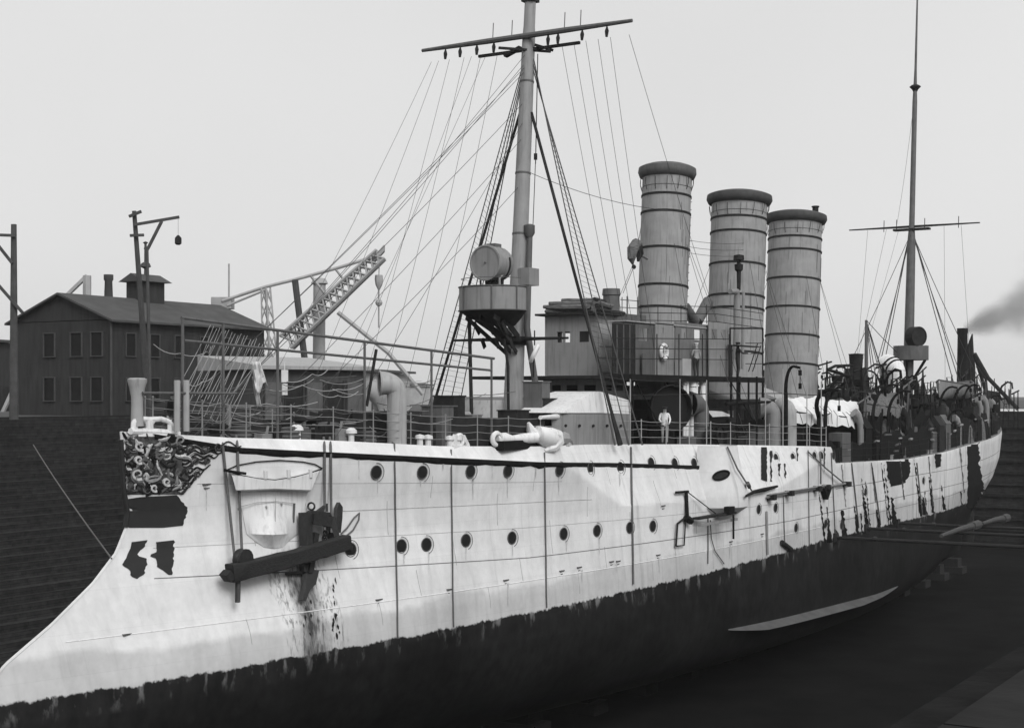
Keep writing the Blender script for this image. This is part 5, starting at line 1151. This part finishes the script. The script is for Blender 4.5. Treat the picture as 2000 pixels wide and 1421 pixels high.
cxb, lb_ = bx_(1606, 1668, -3.6); boat('cutter', 'dark boat under white canvas, second astern of the funnels', (cxb-1.2, -4.1, 5.9), lb_+.4, 2.1, .85, 'black', 'canvas')
cxb, lb_ = bx_(1640, 1690, 3.6); boat('gig', 'grey open boat swung in davits on the far side, abaft the after funnel', (cxb, 3.8, 8.2), 7, 1.8, 1.3, 'grey')
cxb, lb_ = bx_(1818, 1880, -3.4); boat('gig', 'grey open boat high in the stern davits, right of the mainmast', (cxb, -4.0, 7.75), lb_, 1.9, 1.2, 'grey')
cxb, lb_ = bx_(1690, 1745, -3.6); boat('pinnace', 'dark steam pinnace stowed on deck below the banded ventilator', (cxb, -3.9, 6.1), 7.6, 2.0, 1.2, 'black', 'hammock')
cxb, lb_ = bx_(1775, 1830, -3.0); boat('dinghy', 'small dark covered boat low on deck beside the mainmast foot', (cxb, -3.6, 6.2), 5.5, 1.7, .9, 'dark', 'dark')
# ---------------------------------------------------------------- people
def person(label, base, height, head_dir, cloth, pose=None, group=None):
    """cloth: materials for (skin, top, legs, shoes); pose overrides joints (x right, y forward, z up, 1.75 m figure)"""
    J = {'pel': (0, 0, .95, .15, .115), 'waist': (0, 0, 1.1, .145, .11), 'chest': (0, .01, 1.3, .165, .12), 'neck': (0, 0, 1.48, .06, .06), 'jaw': (0, .02, 1.56, .075, .085), 'skull': (0, .02, 1.65, .085, .1), 'crown': (0, .01, 1.72, .06, .07)}
    for sd, q in (('L', -1), ('R', 1)):
        J.update({'sh'+sd: (q*.18, 0, 1.41, .065, .065), 'el'+sd: (q*.25, -.02, 1.14, .05, .05), 'wr'+sd: (q*.26, .08, .9, .034, .034), 'ha'+sd: (q*.26, .1, .83, .03, .042),
                  'hp'+sd: (q*.1, 0, .88, .1, .1), 'kn'+sd: (q*.11, .03, .5, .065, .065), 'an'+sd: (q*.11, -.02, .1, .042, .042), 'to'+sd: (q*.13, .17, .035, .04, .035)})
    for k, v in (pose or {}).items(): J[k] = tuple(v)+J[k][3:]
    E = [('pel', 'waist', 1), ('waist', 'chest', 1), ('chest', 'neck', 1), ('neck', 'jaw', 0), ('jaw', 'skull', 0), ('skull', 'crown', 0)]
    for sd in 'LR': E += [('chest', 'sh'+sd, 1), ('sh'+sd, 'el'+sd, 1), ('el'+sd, 'wr'+sd, 1), ('wr'+sd, 'ha'+sd, 0), ('pel', 'hp'+sd, 2), ('hp'+sd, 'kn'+sd, 2), ('kn'+sd, 'an'+sd, 2), ('an'+sd, 'to'+sd, 3)]
    for sd, q in (('L', -1), ('R', 1)):                 # five fingers from each palm
        h = V(J['ha'+sd][:3]); wv = (h-V(J['wr'+sd][:3])).normalized(); u, v = frame_of(wv)
        for k, L_ in enumerate((.075, .085, .08, .06)): n_ = 'f%s%d' % (sd, k); e = h+wv*L_+u*(k-1.5)*.022+v*.015; J[n_] = (*e, .009, .009); E.append(('ha'+sd, n_, 0))
        e = h+wv*.02+u*.06*-q+v*.02; J['t'+sd] = (*e, .01, .01); E.append(('ha'+sd, 't'+sd, 0))
    names = list(J); idx = {n: i for i, n in enumerate(names)}; k = height/1.75
    me = bpy.data.meshes.new('p'); me.from_pydata([V(J[n][:3])*k for n in names], [(idx[a], idx[b]) for a, b, _ in E], []); ob = bpy.data.objects.new('p', me); col.objects.link(ob)
    sk = ob.modifiers.new('s', 'SKIN'); ob.modifiers.new('d', 'SUBSURF').levels = 1
    for i, n in enumerate(names): d = me.skin_vertices[0].data[i]; d.radius = (J[n][3]*k, J[n][4]*k); d.use_root = (n == 'pel')
    dg = bpy.context.evaluated_depsgraph_get(); ev = bpy.data.meshes.new_from_object(ob.evaluated_get(dg)); bpy.data.objects.remove(ob)
    for q in cloth: ev.materials.append(MATS[q])
    for f in ev.polygons:
        c = f.center; best = 9; mi = 0
        for a, b, m in E:
            A, B = V(J[a][:3])*k, V(J[b][:3])*k; ab = B-A; t = max(0, min(1, (c-A).dot(ab)/max(ab.length_squared, 1e-9))); dd = (c-A-ab*t).length-(J[a][3]+J[b][3])*.5*k
            if dd < best: best = dd; mi = m
        f.material_index = mi; f.use_smooth = True
    d = V(head_dir).normalized(); M = Matrix(((d.y, d.x, 0), (-d.x, d.y, 0), (0, 0, 1))).to_4x4()
    ev.transform(M)
    o = bpy.data.objects.new('person', ev); link(o, None, V(base)); tag(o, label, 'person', group)
    hd = V(base)+M @ (V(J['crown'][:3])*k); fw = V((d.x, d.y, 0))
    build('cap', MB().lathe(hd-V((0, 0, .06*k)), (0, 0, 1), [(.09*k, -.02*k), (.1*k, .03*k), (.125*k, .06*k), (.11*k, .085*k), (.001, .09*k)], 14).lathe(hd+fw*.08*k-V((0, 0, .075*k)), (0, 0, 1), [(.001, 0), (.075*k, 0), (.07*k, .012*k), (.001, .014*k)], 12), cloth[4] if len(cloth) > 4 else 'cloth_dark', o)
    jw = V(base)+M @ (V(J['skull'][:3])*k); build('nose', MB().ball(jw+fw*.105*k-V((0, 0, .015*k)), .018*k, n=6), 'skin', o)
    return o
q = edge(1298, 866, .55)
person('man in white shirt and dark cap standing at the midship rail', (q.x, q.y, zt(q.x)-.015), 1.74, (-.9, -.5, 0), ['skin', 'cloth_white', 'cloth_grey', 'cloth_dark', 'cloth_dark'],
       {'neck': (0, .1, 1.46), 'jaw': (0, .15, 1.53), 'skull': (0, .17, 1.62), 'crown': (0, .16, 1.69), 'chest': (0, .06, 1.29), 'elR': (.25, .1, 1.13), 'wrR': (.17, .3, 1.02), 'haR': (.13, .37, 1.0), 'elL': (-.25, .1, 1.12), 'wrL': (-.2, .3, .98), 'haL': (-.17, .37, .95), 'knR': (.1, .14, .5), 'anR': (.1, .02, .1), 'toR': (.11, .2, .035)})
q = P(1360, 700, y=yb+.25)
person('man in pale jacket and cap on the bridge with his back turned', (q.x, yb+.25, BZ), 1.72, (.35, 1, 0), ['skin', 'cloth_grey', 'cloth_dark', 'cloth_dark', 'cloth_white'], {'elL': (-.26, .06, 1.14), 'wrL': (-.2, .2, 1.0), 'haL': (-.18, .26, .97)})
q = P(1441, 690, y=yb+.12)
person('man in dark uniform leaning at the signal frame on the after bridge wing', (q.x, yb+.12, BZ), 1.9, (.6, -.8, 0), ['skin', 'cloth_dark', 'cloth_dark', 'cloth_dark', 'cloth_dark'], {'elR': (.3, .16, 1.2), 'wrR': (.34, .4, 1.2), 'haR': (.35, .48, 1.2)})
q = P(334, 800, y=.35)
person('man in dark clothes stooping on the forecastle behind the bow chock', (q.x, .35, zt(q.x)-.02), 1.7, (-.6, -.8, 0), ['skin', 'cloth_dark', 'cloth_dark', 'cloth_dark', 'cloth_dark'],
       {'pel': (0, -.1, .82), 'waist': (0, 0, .95), 'chest': (0, .18, 1.08), 'neck': (0, .3, 1.2), 'jaw': (0, .36, 1.25), 'skull': (0, .4, 1.33), 'crown': (0, .41, 1.4), 'shL': (-.18, .25, 1.13), 'shR': (.18, .25, 1.13), 'elL': (-.25, .32, .88), 'wrL': (-.2, .45, .68), 'haL': (-.18, .48, .61), 'elR': (.25, .32, .88), 'wrR': (.2, .45, .68), 'haR': (.18, .48, .61), 'hpL': (-.1, -.1, .78), 'hpR': (.1, -.1, .78), 'knL': (-.13, .12, .46), 'knR': (.13, .12, .46)})
# ---------------------------------------------------------------- shores and lines in the dock
def shore(pxs, pys, r, label):
    p, nn = hit(pxs, pys, .02); e = V((p.x+.4, -27.9, p.z+.15))
    s_ = empty('shore_spar', V((e.x, e.y, e.z-.3)), label, 'spar', 'timber shores in the dock')
    build('spar', MB().tube([p, p.lerp(e, .5)-V((0, 0, .1)), e], [r*.8, r, r*.9], 8), 'timber', s_)
    build('wedge', MB().box(p+V((-.25, -.12, -.25)), p+V((.25, .05, .25))), 'timber', s_)
    build('collar', MB().tube([p.lerp(e, .1), p.lerp(e, .11)], r*1.3, 8), 'iron', s_)
mat('timber2', .06, .9, .35, 5, bump=.3)
shore(1630, 1049, .11, 'nearest timber shore braced from the after hull across the dock')
shore(1690, 1031, .1, 'middle of the three timber shores braced from the after hull')
shore(1752, 1021, .1, 'farthest timber shore braced from the after hull, towards the stern')
for q0, q1, lab in (((1838, 1046), (1908, 1024), 'pale log lying across the shores right of the stern'), ((1918, 1022), (1965, 1011), 'pale log lying across the shores nearest the right edge')):
    a, b = P(*q0, z=.62), P(*q1, z=.62); build('stage_log', MB().tube([a, a.lerp(b, .5)+V((0, 0, .05)), b], [.1, .15, .2], 8).tube([b-(b-a)*.15, b+(b-a)*.04], .26, 8), 'timber2', None, lab, 'log', 'logs across the shores')
kb = mesh_of('keel_block', MB().box((-.7, -1.3, 0), (.7, 1.3, .55)).box((-.6, -.9, .552), (.6, .9, -5.47-FZ)), 'timber')
for k in range(18): inst(kb, 'keel_block', Matrix.Translation((2+k*5.4, 0, FZ)), DOCKFLOOR)
a, b = P(218, 1090, y=-.05), P(65, 868, y=30); build('mooring_line', MB().tube(sag(a, b, .12, 10), .03, 5), 'rope', None, 'mooring line from the ram bow up to the far dock wall', 'rope')
# ================================================================ BACKGROUND ASHORE
RV, DV = V((S, -C, 0)), V((C, S, 0))
def G(px, Z, z=QZ): q = CAM+RV*((px-CX)/F*Z)+DV*Z; return V((q.x, q.y, z))
def zat(py, Z): return CAM.z+(H-py)*Z/F
# two-storey boarded workshop
c1 = G(217, 100); uu = RV*7.9+DV*13.6; LL = uu.length; uu.normalize(); ww = (RV*-13.6+DV*7.9).normalized(); WW = 9.2; EH = 6.4; RH = 8.1
wk = empty('workshop', c1, 'dark two-storey boarded workshop with a roof lantern on the far quay', 'building')
up = V((0, 0, 1))
build('wall', MB().obox(c1-up*.05, uu*LL, ww*WW, up*EH), 'wallwood', wk)
build('gable', MB().prism([c1+up*EH, c1+ww*WW+up*EH, c1+ww*WW/2+up*RH], uu*LL), 'wallwood', wk)
for sg, o in ((1, c1), (-1, c1+ww*WW)):
    e0 = o-ww*sg*.5+up*(EH-.2)-uu*.4; rg = c1+ww*WW/2+up*(RH+.06)-uu*.4; v_ = (rg-e0)
    build('roof', MB().obox(e0, uu*(LL+.8), v_, up*.14+ww*.0), 'roof', wk)
def bwindow(org, dirv, outv, w_, h_):
    f = build('window', MB().obox(org-outv*.02, dirv*w_, outv*.05, up*h_), 'glass', wk)
    t = .06
    fb = MB(); 
    fb.obox(org-dirv*t, dirv*t, outv*.12, up*h_); fb.obox(org+dirv*w_, dirv*t, outv*.12, up*h_); fb.obox(org-dirv*t-up*t, dirv*(w_+2*t), outv*.14, up*t); fb.obox(org-dirv*t+up*h_, dirv*(w_+2*t), outv*.13, up*t)
    build('frame', fb, 'frame', f)
for row, z in ((0, 1.0), (1, 4.0)):
    for d in (.75, 2.65, 5.2): bwindow(c1+ww*d+up*z, ww, -uu, 1.0, 1.55)
    for d in (1.3, 3.6, 6.0, 8.6, 11.0, 13.2): bwindow(c1+uu*d+up*z, uu, -ww, .85, 1.5)
build('downpipe', MB().tube([c1-ww*.1-uu*.1, c1-ww*.1-uu*.1+up*EH], .08, 6), 'roof', wk)
lc = c1+ww*WW/2+uu*8.0
ln_ = build('lantern', MB().obox(lc-uu*1.1-ww*.8+up*(RH-.5), uu*2.2, ww*1.6, up*1.9), 'wallwood', wk)
build('lantern_roof', MB().prism([lc-uu*1.5-ww*1.2+up*(RH+1.4), lc-uu*1.5+ww*1.2+up*(RH+1.4), lc-uu*1.5+up*(RH+2.0)], uu*3.0), 'roof', ln_)
build('finial', MB().lathe(lc+up*(RH+2.0), (0, 0, 1), [(.12, 0), (.1, .4), (.4, .55), (.3, .8), (.1, .9), (.09, 2.2), (.2, 2.3), (.001, 2.4)], 10), 'roof', ln_)
pz_ = G(212, 118); build('chimney_stack', MB().lathe(pz_-up*.05, up, [(.5, 0), (.42, 7), (.3, zat(540, 118)-QZ-.3), (.38, zat(540, 118)-QZ-.2), (.38, zat(535, 118)-QZ), (.2, zat(535, 118)-QZ)], 12), 'pole', None, 'thin dark stovepipe chimney behind the workshop ridge', 'chimney')
q = G(170, 125); zz = zat(538, 125); build('jib_post', MB().tube([q-up*.05, V((q.x, q.y, zz))], .35, 6).tube([V((q.x, q.y, zz)), q-RV*3.3+up*(zz-QZ-3.2), q-RV*7+up*-.05], .2, 5), 'hazed_grey', None, 'grey hoist post with a slanting stay behind the workshop', 'hoist')
# power poles
def pole(px_b, px_t, py_t, Z, label, arms, lamp=None, r=.16):
    b = G(px_b, Z); t_ = G(px_t, Z, zat(py_t, Z)); p = empty('utility_pole', b, label, 'pole', 'wooden poles on the far quay')
    build('pole', MB().tube([b-up*.05, t_], [r*1.3, r*.8], 8), 'pole', p)
    for xa, ya, xb, yb_ in arms: build('crossarm', MB().bar(G(xa, Z-.3, zat(ya, Z)), G(xb, Z-.3, zat(yb_, Z)), .16, .16), 'pole', p)
    return p
pole(292, 262, 412, 90, 'dark leaning pole with a long lamp bracket in front of the workshop', ((252, 424, 276, 414), (262, 440, 350, 425), (288, 488, 316, 433), (254, 461, 281, 460), (282, 485, 288, 487)))
pole(27, 27, 438, 88, 'pale wooden pole with crossarms at the left edge of the picture', ((0, 460, 30, 461), (-10, 472, 24, 515), (-20, 538, 45, 612)), r=.2)
pl2 = G(290, 89.5); build('pole_prop', MB().tube([G(294, 89, QZ-.05), G(287, 89, zat(487, 89))], .1, 6), 'pole', None, 'thin second pole strapped close beside the leaning lamp pole', 'pole')
lz_ = zat(470, 90); lq = G(348, 89.7, lz_); la = empty('street_lamp', lq-up*.3, 'small dark lamp hanging from the long pole bracket', 'lamp')
build('lamp_shade', MB().lathe(lq, up, [(.1, -.28), (.2, -.2), (.2, .12), (.1, .25), (.04, .3)], 10), 'dark', la); build('hanger', MB().tube([lq+up*.28, V((lq.x, lq.y, zat(427, 90)))], .012, 4), 'wire', la)
# sheds
def shed(name, label, pxa, pxb, Za, Zb, py_roof, m, roofm, depth=6, doors=0, cat='shed'):
    a, b = G(pxa, Za), G(pxb, Zb); u_ = (b-a); L_ = u_.length; u_.normalize(); v_ = V((-u_.y, u_.x, 0));
    if v_.dot(DV) < 0: v_ = -v_
    h = zat(py_roof, (Za+Zb)/2)-QZ; r = empty(name, a, label, cat)
    build('wall', MB().obox(a-up*.05, u_*L_, v_*depth, up*h), m, r)
    build('roof', MB().prism([a-u_*.4-v_*.5+up*(h+.003), a-u_*.4+v_*(depth+.4)+up*(h+.003), a-u_*.4+v_*(depth+.4)+up*(h+.9), a-u_*.4-v_*.5+up*(h+.2)], u_*(L_+.8)), roofm, r)
    for k in range(doors):
        o = a+u_*(L_*(k+.5)/doors-.5)-v_*.06; d = build('door', MB().obox(o, u_*1.0, v_*.058, up*2.1), 'dark' if k % 2 else 'dgrey', r); build('frame', MB().obox(o-u_*.12-v_*.02, u_*.1, v_*.06, up*2.2).obox(o+u_*1.02-v_*.02, u_*.1, v_*.06, up*2.2), 'wallwood', d)
    return r
shed('store_shed', 'low boarded store shed with pale roof between workshop and ventilators', 512, 712, 84, 88, 722, 'shed', 'lgrey', 7, 5)
shed('quay_shed', 'pale hazy shed on the far quay behind the bent ventilator', 705, 800, 130, 142, 728, 'hazed_grey', 'frame', 9, 2)
shed('quay_shed', 'dim low shed at the far left edge beyond the pole', -40, 28, 128, 132, 668, 'wallwood', 'roof', 10, 2)
shed('quay_shed', 'low dark shed on the quay far astern at the right edge', 1946, 2120, 190, 230, 794, 'shed', 'roof', 12, 4)
shed('quay_shed', 'long low pale shed on the horizon under the crane', 520, 840, 210, 230, 752, 'hazed_grey', 'frame', 10, 0)
# quayside crane
ZC = 120
cr = empty('quay_crane', G(640, ZC), 'pale lattice-jib quay crane behind the forecastle rails', 'crane')
def GP(px, py, Z=ZC): return G(px, Z, zat(py, Z))
def truss(name, a, b, w0, w1, n, m, parent, r=.09):
    a, b = V(a), V(b); u, v = frame_of(b-a); mb = MB(); co = [(1, 1), (1, -1), (-1, -1), (-1, 1)]
    A = [a+(u*x+v*y)*w0/2 for x, y in co]; B = [b+(u*x+v*y)*w1/2 for x, y in co]
    for p, q in zip(A, B): mb.tube([p, q], r, 4)
    for k in range(n):
        for i in range(4):
            j = (i+1) % 4; mb.tube([A[i].lerp(B[i], k/n), A[j].lerp(B[j], (k+1)/n)], r*.6, 4); mb.tube([A[j].lerp(B[j], k/n), A[i].lerp(B[i], (k+1)/n)], r*.6, 4)
    return build(name, mb, m, parent)
truss('jib', GP(560, 668), GP(744, 497), 1.3, .9, 16, 'hazed_grey', cr, .14)
build('jib_head', MB().obox(GP(728, 514), GP(750, 490)-GP(728, 514), DV*.9, up*.5), 'hazed_grey', cr)
build('mast', MB().tube([G(608, ZC, QZ-.05), GP(576, 546)], .26, 8), 'pole', cr)
build('mast', MB().tube([G(622, ZC+3, QZ-.05), GP(624, 556, ZC+3)], .5, 10).lathe(GP(624, 556, ZC+3), up, [(.5, 0), (.7, .1), (.5, .5), (.001, .6)], 10), 'hazed_grey', cr)
truss('mast', G(533, ZC, QZ-.05), GP(519, 562), 1.0, .5, 8, 'hazed_grey', cr, .09)
build('back_stay', MB().tube([GP(434, 588), GP(519, 560), GP(576, 546), GP(664, 522), GP(744, 497)], .14, 5).tube([GP(444, 597), GP(519, 566)], .1, 5), 'hazed_grey', cr)
build('counterweight', MB().obox(GP(412, 602), RV*1.6, DV*1.5, up*.9).tube([GP(430, 600), G(450, ZC, QZ)], .12, 5), 'hazed_grey', cr)
build('tie_rod', MB().tube([GP(660, 610), GP(760, 690), G(826, ZC, zat(770, ZC))], .2, 6), 'hazed_grey', cr)
build('tie_rod', MB().tube([GP(606, 537), GP(655, 600)], .12, 5).tube([GP(655, 525), GP(676, 552)], .1, 5), 'hazed_grey', cr)
build('hoist_rope', MB().tube([GP(741, 500), GP(740, 540)], .05, 4), 'hazed_grey', cr)
build('hook_block', MB().tube([GP(740, 537), GP(740, 545), GP(740, 556), GP(740, 566)], [.3, .34, .28, .08], 8).tube([GP(740, 566), GP(740, 585)], .08, 5).ball(GP(740, 591), .3, n=8).tube([GP(740, 596), GP(740, 640)], .07, 5), 'hazed_grey', cr)
q = G(447, 125); build('flag_staff', MB().tube([q-up*.05, V((q.x, q.y, zat(515, 125)))], .08, 5), 'hazed_grey', None, 'thin pale staff standing right of the workshop roof', 'pole')
# astern, right: steam chimney, folded sail boom and sheer-legs
ZR = 168
q = G(1880, ZR); build('steam_chimney', MB().lathe(q-up*.05, up, [(.7, 0), (.55, zat(650, ZR)-QZ), (.62, zat(648, ZR)-QZ), (.62, zat(640, ZR)-QZ), (.4, zat(640, ZR)-QZ)], 12), 'black', None, 'black smoking steam chimney far astern on the right', 'chimney')
q = G(1890, 160); build('furled_awning', MB().tube([q-up*.05, V((q.x, q.y, zat(715, 160))), G(1893, 160, zat(690, 160)), G(1899, 160, zat(652, 160))], [.9, .8, .5, .06], 8), 'black', None, 'dark furled canvas on a pole right of the smoking chimney', 'canvas')
sh = empty('sheer_legs', G(1930, 156), 'dark sheer-leg derrick sloping down at the right beyond the stern', 'derrick')
build('leg', MB().tube([GP(1903, 690, 156), GP(1930, 738, 156), G(1988, 156, QZ-.05)], .22, 6), 'dark', sh); build('leg', MB().tube([GP(1903, 690, 156), G(1935, 158, QZ-.05)], .2, 6), 'dark', sh)
build('strut', MB().tube([GP(1908, 715, 156), GP(1925, 740, 156), GP(1930, 800, 156)], .15, 5).bar(GP(1920, 770, 156), GP(1952, 775, 156), .3, 1.0), 'dark', sh)
# smoke: a real volume drifting from the chimney
sv = bpy.data.materials.new('smoke_volume'); sv.use_nodes = True; t = sv.node_tree; t.nodes.clear()
o_ = nd(t, 'ShaderNodeOutputMaterial'); pv = nd(t, 'ShaderNodeVolumePrincipled'); pv.inputs['Color'].default_value = (.25, .25, .25, 1)
pts = [GP(1882, 642, ZR), GP(1960, 612, ZR), GP(2130, 575, ZR)]
sdir = (pts[2]-pts[0]).normalized(); slen = (pts[2]-pts[0]).length
L = t.links.new
tcs = nd(t, 'ShaderNodeTexCoord'); ns = nd(t, 'ShaderNodeTexNoise'); ns.inputs['Scale'].default_value = .24; ns.inputs['Detail'].default_value = 6; L(tcs.outputs['Object'], ns.inputs['Vector'])
dt = nd(t, 'ShaderNodeVectorMath', operation='DOT_PRODUCT'); L(tcs.outputs['Object'], dt.inputs[0]); dt.inputs[1].default_value = sdir
scl = nd(t, 'ShaderNodeVectorMath', operation='SCALE'); scl.inputs[0].default_value = sdir; L(dt.outputs['Value'], scl.inputs['Scale'])
sub = nd(t, 'ShaderNodeVectorMath', operation='SUBTRACT'); L(tcs.outputs['Object'], sub.inputs[0]); L(scl.outputs[0], sub.inputs[1])
nv = nd(t, 'ShaderNodeTexNoise'); nv.inputs['Scale'].default_value = .22; nv.inputs['Detail'].default_value = 3; L(tcs.outputs['Object'], nv.inputs['Vector'])
ofs = nd(t, 'ShaderNodeVectorMath', operation='SUBTRACT'); L(nv.outputs['Color'], ofs.inputs[0]); ofs.inputs[1].default_value = (.5, .5, .5)
amp_ = nd(t, 'ShaderNodeMapRange'); amp_.inputs[1].default_value = 0; amp_.inputs[2].default_value = slen; amp_.inputs[3].default_value = .5; amp_.inputs[4].default_value = 16; L(dt.outputs['Value'], amp_.inputs[0])
of2 = nd(t, 'ShaderNodeVectorMath', operation='SCALE'); L(ofs.outputs[0], of2.inputs[0]); L(amp_.outputs[0], of2.inputs['Scale'])
sb2 = nd(t, 'ShaderNodeVectorMath', operation='ADD'); L(sub.outputs[0], sb2.inputs[0]); L(of2.outputs[0], sb2.inputs[1])
ln2 = nd(t, 'ShaderNodeVectorMath', operation='LENGTH'); L(sb2.outputs[0], ln2.inputs[0])
rad = nd(t, 'ShaderNodeMapRange'); rad.inputs[1].default_value = 0; rad.inputs[2].default_value = slen; rad.inputs[3].default_value = .8; rad.inputs[4].default_value = 9.5; L(dt.outputs['Value'], rad.inputs[0])
dv = nd(t, 'ShaderNodeMath', operation='DIVIDE'); L(ln2.outputs['Value'], dv.inputs[0]); L(rad.outputs[0], dv.inputs[1])
fall = nd(t, 'ShaderNodeMapRange', interpolation_type='SMOOTHSTEP'); fall.inputs[1].default_value = 1; fall.inputs[2].default_value = .15; fall.inputs[3].default_value = 0; fall.inputs[4].default_value = 1; L(dv.outputs[0], fall.inputs[0])
mr = nd(t, 'ShaderNodeMapRange'); mr.inputs[1].default_value = .42; mr.inputs[2].default_value = .62; mr.inputs[3].default_value = .02; mr.inputs[4].default_value = .55; L(ns.outputs[0], mr.inputs[0])
thin = nd(t, 'ShaderNodeMath', operation='DIVIDE'); thin.inputs[0].default_value = 2.2; L(rad.outputs[0], thin.inputs[1])
m1 = nd(t, 'ShaderNodeMath', operation='MULTIPLY'); L(fall.outputs[0], m1.inputs[0]); L(mr.outputs[0], m1.inputs[1])
m2 = nd(t, 'ShaderNodeMath', operation='MULTIPLY'); L(m1.outputs[0], m2.inputs[0]); L(thin.outputs[0], m2.inputs[1]); L(m2.outputs[0], pv.inputs['Density']); L(pv.outputs[0], o_.inputs['Volume'])
MATS['smoke'] = sv
build('smoke', MB().tube([pts[0], pts[2]], [1.0, 15], 20, cap=True), 'smoke', None, 'dark smoke drifting right from the chimney astern', 'smoke', kind='stuff', org=pts[0])
# ================================================================ HAZE over the harbour
hz = bpy.data.materials.new('haze_volume'); hz.use_nodes = True; t = hz.node_tree; t.nodes.clear()
o_ = nd(t, 'ShaderNodeOutputMaterial'); pv = nd(t, 'ShaderNodeVolumePrincipled'); pv.inputs['Color'].default_value = (.92, .92, .92, 1); pv.inputs['Density'].default_value = .00022
t.links.new(pv.outputs[0], o_.inputs['Volume']); MATS['haze'] = hz
build('haze', MB().box((-1450, -1450, FZ-2), (1450, 1450, 44)), 'haze', None, 'thin pale harbour haze lying over dock and quays', 'haze', kind='stuff')
